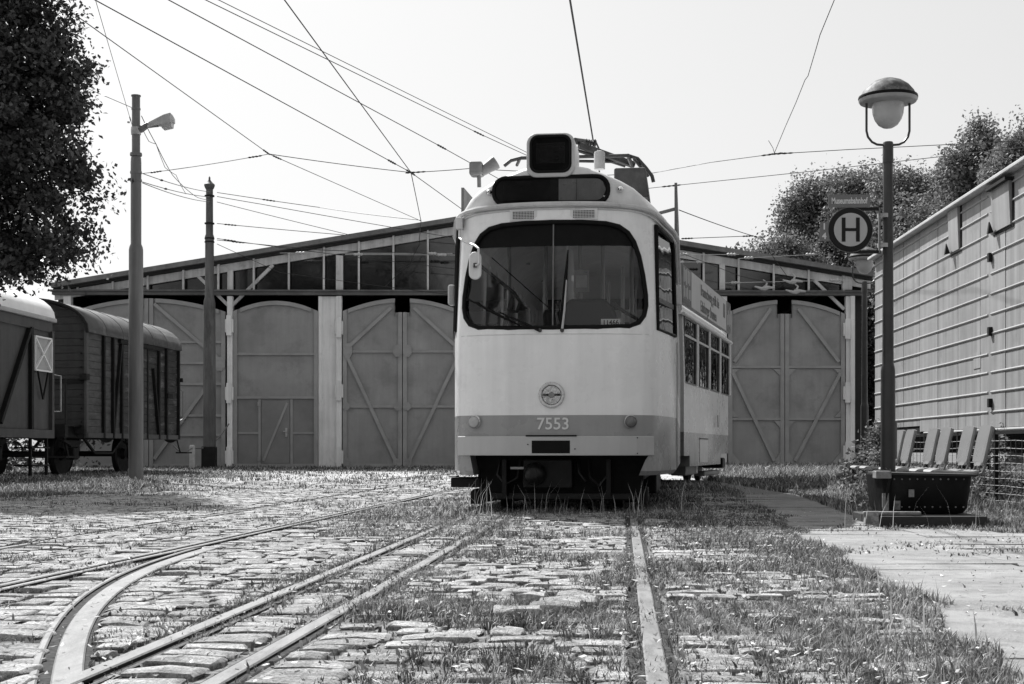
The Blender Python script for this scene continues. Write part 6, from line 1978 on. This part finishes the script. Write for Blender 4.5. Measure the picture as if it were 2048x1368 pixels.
def tree(name, label, base, lobes, n, size, tone, seed, clumps, cr, trunk_r, group=None, limbs=9, shell=.5, mat_=None, spray=.9, up=0.0):
    t = thing(name, label, 'tree' if 'tree' in name else 'bush', base, 0, group)
    o, c = leaf_cloud('crown', lobes, n, size, tone, t, seed, clumps, cr, mat_, shell, spray, up)
    rr_ = random.Random(seed)
    top = max(l[2] + l[5] * .4 for l in lobes)
    bx_, by_ = base[0], base[1]
    cx_ = sum(l[0] for l in lobes) / len(lobes); cy_ = sum(l[1] for l in lobes) / len(lobes)
    tr = MB()
    pts = [Vector((lerp(bx_, cx_, min(1, f * 1.2)), lerp(by_, cy_, min(1, f * 1.2)), -.1 + top * f)) + Vector((rr_.uniform(-.1, .1), rr_.uniform(-.1, .1), 0)) * f for f in np.linspace(0, 1, 7)]
    tr.tube(pts, [trunk_r * (1.25 if i == 0 else 1) * (1 - .13 * i) for i in range(7)], 10)
    tr.build('trunk', M['bark'], t, smooth=True)
    lb = MB()
    step = max(1, len(c) // max(limbs, 1))
    for q in c[::step][:limbs]:
        q = Vector(q)
        s0 = pts[min(6, max(2, int(q.z / top * 5)))]
        s0 = Vector((s0.x, s0.y, min(s0.z, q.z * .8)))
        mid = s0.lerp(q, .5) + Vector((0, 0, .15 * (q - s0).length))
        lb.tube([s0, mid, q], [trunk_r * .4, trunk_r * .2, trunk_r * .05], 6)
    lb.build('limbs', M['bark'], t, smooth=True)
    return t

# dark tree filling the upper left
LB = [(-9.7, 21.3, 6.3, 2.9, 1.7, 2.6), (-7.75, 21.0, 5.2, 1.35, 1.0, 1.0), (-7.6, 21.2, 4.2, 1.3, 1.0, .85), (-7.9, 21.0, 6.6, 1.2, .9, .9), (-8.1, 21.1, 7.9, 1.3, 1.0, .9),
      (-8.3, 21.2, 3.65, 1.35, .9, .5), (-9.6, 21.3, 8.8, 2.6, 1.5, 1.4), (-7.35, 21.2, 5.9, .9, .7, .55), (-7.25, 21.2, 4.75, .8, .7, .5), (-10.5, 21.3, 4.4, 1.8, 1.3, .9)]
LB = [(a + .08,) + tuple(r_) for a, *r_ in LB]
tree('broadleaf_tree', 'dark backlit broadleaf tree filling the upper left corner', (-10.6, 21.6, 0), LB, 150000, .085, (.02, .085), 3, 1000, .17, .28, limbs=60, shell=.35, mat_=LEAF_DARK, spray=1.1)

# trees beyond the shed on the right
def tp_(px, py, Y): 
    p = P(px, py, Y); return p
def far_tree(label, Y, items, n, size, tone, seed, clumps, cr, trunk=.22, shell=.45, name='broadleaf_tree'):
    lobes = []
    k = Y / F
    for px, py, rx, ry in items:
        p = P(px, py + (34 if py < 620 else 0), Y); lobes.append((p.x, p.y + random.uniform(-.5, .5), p.z, rx * k, max(rx * k * .8, .8), ry * k))
    bx_ = sum(l[0] for l in lobes) / len(lobes)
    return tree(name, label, (bx_, Y, 0), lobes, n, size, tone, seed, clumps, cr, trunk, 'trees beyond the shed', limbs=14, shell=shell, spray=.4, up=1.6)
T = (.09, .27)
far_tree('lowest tree showing its crown over the right end of the shed roof', 60, [(1560, 500, 48, 38), (1530, 520, 40, 30), (1600, 520, 55, 40), (1570, 560, 60, 50)], 40000, .135, (.10, .28), 31, 420, .32)
far_tree('rounded tree with an upright leafy top left of the stop sign', 66, [(1630, 420, 62, 55), (1645, 372, 34, 28), (1605, 425, 42, 45), (1640, 500, 80, 70), (1665, 365, 20, 25), (1612, 375, 20, 26), (1625, 580, 70, 80)], 60000, .14, T, 32, 620, .34)
far_tree('broad tree directly behind the stop sign and lamp post', 63, [(1715, 400, 55, 52), (1700, 358, 22, 22), (1735, 352, 22, 26), (1720, 480, 75, 70), (1762, 365, 18, 25), (1720, 590, 60, 90)], 60000, .14, T, 33, 620, .34)
far_tree('dense tree between the lamp post and the tall pointed tree', 58, [(1800, 400, 55, 50), (1790, 355, 25, 22), (1830, 360, 28, 28), (1850, 395, 45, 45), (1800, 480, 80, 80), (1775, 350, 14, 22)], 60000, .13, T, 34, 620, .32)
far_tree('tall pointed tree rising behind the van wagon', 45, [(1952, 262, 16, 32), (1948, 305, 30, 32), (1955, 345, 42, 38), (1930, 395, 60, 45), (1905, 300, 14, 24), (1903, 340, 24, 30), (1975, 290, 12, 20)], 26000, .11, (.09, .27), 35, 480, .2, shell=.4)
far_tree('tree at the right edge above the van roof', 42, [(2020, 300, 26, 26), (2035, 270, 22, 24), (2010, 340, 34, 30), (2050, 330, 40, 50), (1990, 330, 18, 18), (2075, 250, 30, 40)], 20000, .105, (.09, .27), 36, 380, .2, shell=.4)
far_tree('distant tuft of leaves just over the shed roof', 85, [(1478, 492, 22, 8), (1460, 498, 18, 8), (1440, 510, 40, 14)], 1600, .28, (.1, .22), 37, 80, .3)
far_tree('dark bushy tree filling the gap between shed and van wagon', 50, [(1730, 640, 40, 60), (1728, 740, 42, 70), (1726, 840, 44, 70), (1770, 700, 60, 160), (1735, 590, 36, 40)], 30000, .13, (.05, .16), 38, 520, .26)
far_tree('added tree mostly hidden behind the middle of the van wagon', 47, [(1840, 440, 60, 60), (1900, 460, 60, 70), (1850, 600, 90, 120), (1930, 600, 90, 140)], 16000, .13, (.08, .26), 39, 300, .3)  # put in to darken the reflections in the rear tram windows
# shrubs and ivy at the end of the van
def shrub(label, lobes, n, size, tone, seed, clumps, cr, name='bush'):
    b = (sum(l[0] for l in lobes) / len(lobes), sum(l[1] for l in lobes) / len(lobes), 0)
    return tree(name, label, b, lobes, n, size, tone, seed, clumps, cr, .03, limbs=8, shell=.3)
def lob(px, py, Y, rx, ry): 
    p = P(px, py, Y); k = Y / F
    return (p.x, p.y, p.z, rx * k, rx * k, ry * k)
shrub('leafy bush at the foot of the second lamp', [lob(1725, 940, 22, 22, 22), lob(1705, 955, 21.5, 16, 12), lob(1745, 930, 22, 18, 30)], 1300, .07, (.06, .2), 51, 60, .10)
shrub('ivy bush climbing the end of the van wagon', [lob(1765, 890, 21, 14, 36), lob(1775, 930, 20.5, 22, 24), lob(1755, 925, 21, 14, 30)], 3000, .06, (.07, .24), 52, 110, .09)
shrub('weedy bush behind the fence below the van', [lob(1985, 960, 15.6, 30, 30), lob(2020, 985, 15.2, 30, 20), lob(1950, 990, 15.6, 26, 16), lob(1990, 900, 15.8, 14, 34)], 2600, .045, (.08, .28), 53, 110, .09)
shrub('weeds growing at the left end of the iron tub', [lob(1745, 985, 13.5, 14, 30), lob(1735, 1005, 13, 12, 16)], 900, .04, (.08, .25), 54, 40, .07)

shrub('dark hedge bush behind the wagons at the left edge', [(-17.5, 41, 1.2, 2.2, 1.2, 1.6), (-20.5, 42, 1.6, 2.6, 1.4, 2.0), (-15.2, 41.5, 1.0, 1.6, 1.0, 1.3), (-24, 43, 1.8, 3, 1.5, 2.2), (-13.6, 42, .9, 1.2, .8, 1.1)], 16000, .13, (.03, .10), 55, 320, .3)
shrub('dark hedge bush at the far left behind the nearer wagon', [(-14.5, 33, 1.0, 2.0, 1.0, 1.3), (-17.5, 33, 1.2, 2.2, 1.0, 1.5), (-12.3, 33.5, .8, 1.0, .8, 1.0)], 9000, .11, (.03, .10), 56, 200, .26)
# trees and a house standing behind the photographer (they show in the panes)
def back_tree(label, x, y_, h, rx, seed):
    lobes = [(x, y_, h * .62, rx, rx * .8, h * .34), (x + rx * .5, y_, h * .5, rx * .7, rx * .6, h * .25), (x - rx * .5, y_ + 1, h * .52, rx * .7, rx * .6, h * .26)]
    return tree('broadleaf_tree', label, (x, y_, 0), lobes, 6000, .55, (.05, .13), seed, 260, .6, .35, 'trees behind the photographer', limbs=14, shell=.3)
back_tree('tall tree behind the photographer, leftmost', -19, -26, 11, 4.5, 61)
back_tree('tall tree behind the photographer, second from left', -9, -17, 18, 2.8, 62)
back_tree('tall tree behind the photographer, in the middle', 5, -38, 12, 4.5, 63)
back_tree('tall tree behind the photographer, second from right', 17, -28, 11, 4.5, 64)
back_tree('tall tree behind the photographer, rightmost', 21, -14, 15, 3.4, 65)
back_tree('tree standing right of the van wagon out of the picture', 12, 8, 9, 3.2, 66)

M['tile'] = mat('roof_tile', 0.14, 0.7, 0.35, 2.5)
M['render'] = mat('house_render', 0.4, 0.9, 0.1, 1)
hs = thing('tiled_house', 'tall house with a tiled roof behind the photographer, mirrored in the gable panes', 'house', (-20, -17, 0))
MB().box(-26, -14, -23, -13, 0, 11).build('wall', M['render'], hs)
rf3 = MB().prism([(-26.3, -12.6, 10.9), (-26.3, -23.4, 10.9), (-26.3, -18, 16.5)], (12.6, 0, 0)).build('roof', M['shed_wall'], hs)
for k in range(20):
    f0, f1 = k / 20, (k + 1) / 20 + .01
    a0 = Vector((0, lerp(-12.5, -17.95, f0), lerp(10.95, 16.6, f0))); a1 = Vector((0, lerp(-12.5, -17.95, f1), lerp(10.95, 16.6, f1)))
    tr_ = MB()
    rows = []
    for x in np.arange(-26.4, -13.6, .25):
        dz = .06 * (math.sin(x * 12.0) + 1)
        rows.append([(x, a0.y + .06, a0.z + dz + .08), (x, a1.y + .02, a1.z + dz)])
    tr_.grid(rows)
    tr_.build('tile_course', M['tile'], rf3)
MB().box(-23, -22, -18.6, -17.4, 15, 18).build('chimney', M['tile'], rf3)
for x in (-24.3, -21, -17.7):
    for z in (2, 5.2, 8.2):
        MB().box(x, x + 1.2, -12.99, -12.9, z, z + 1.7).build('window', M['pane'], hs)
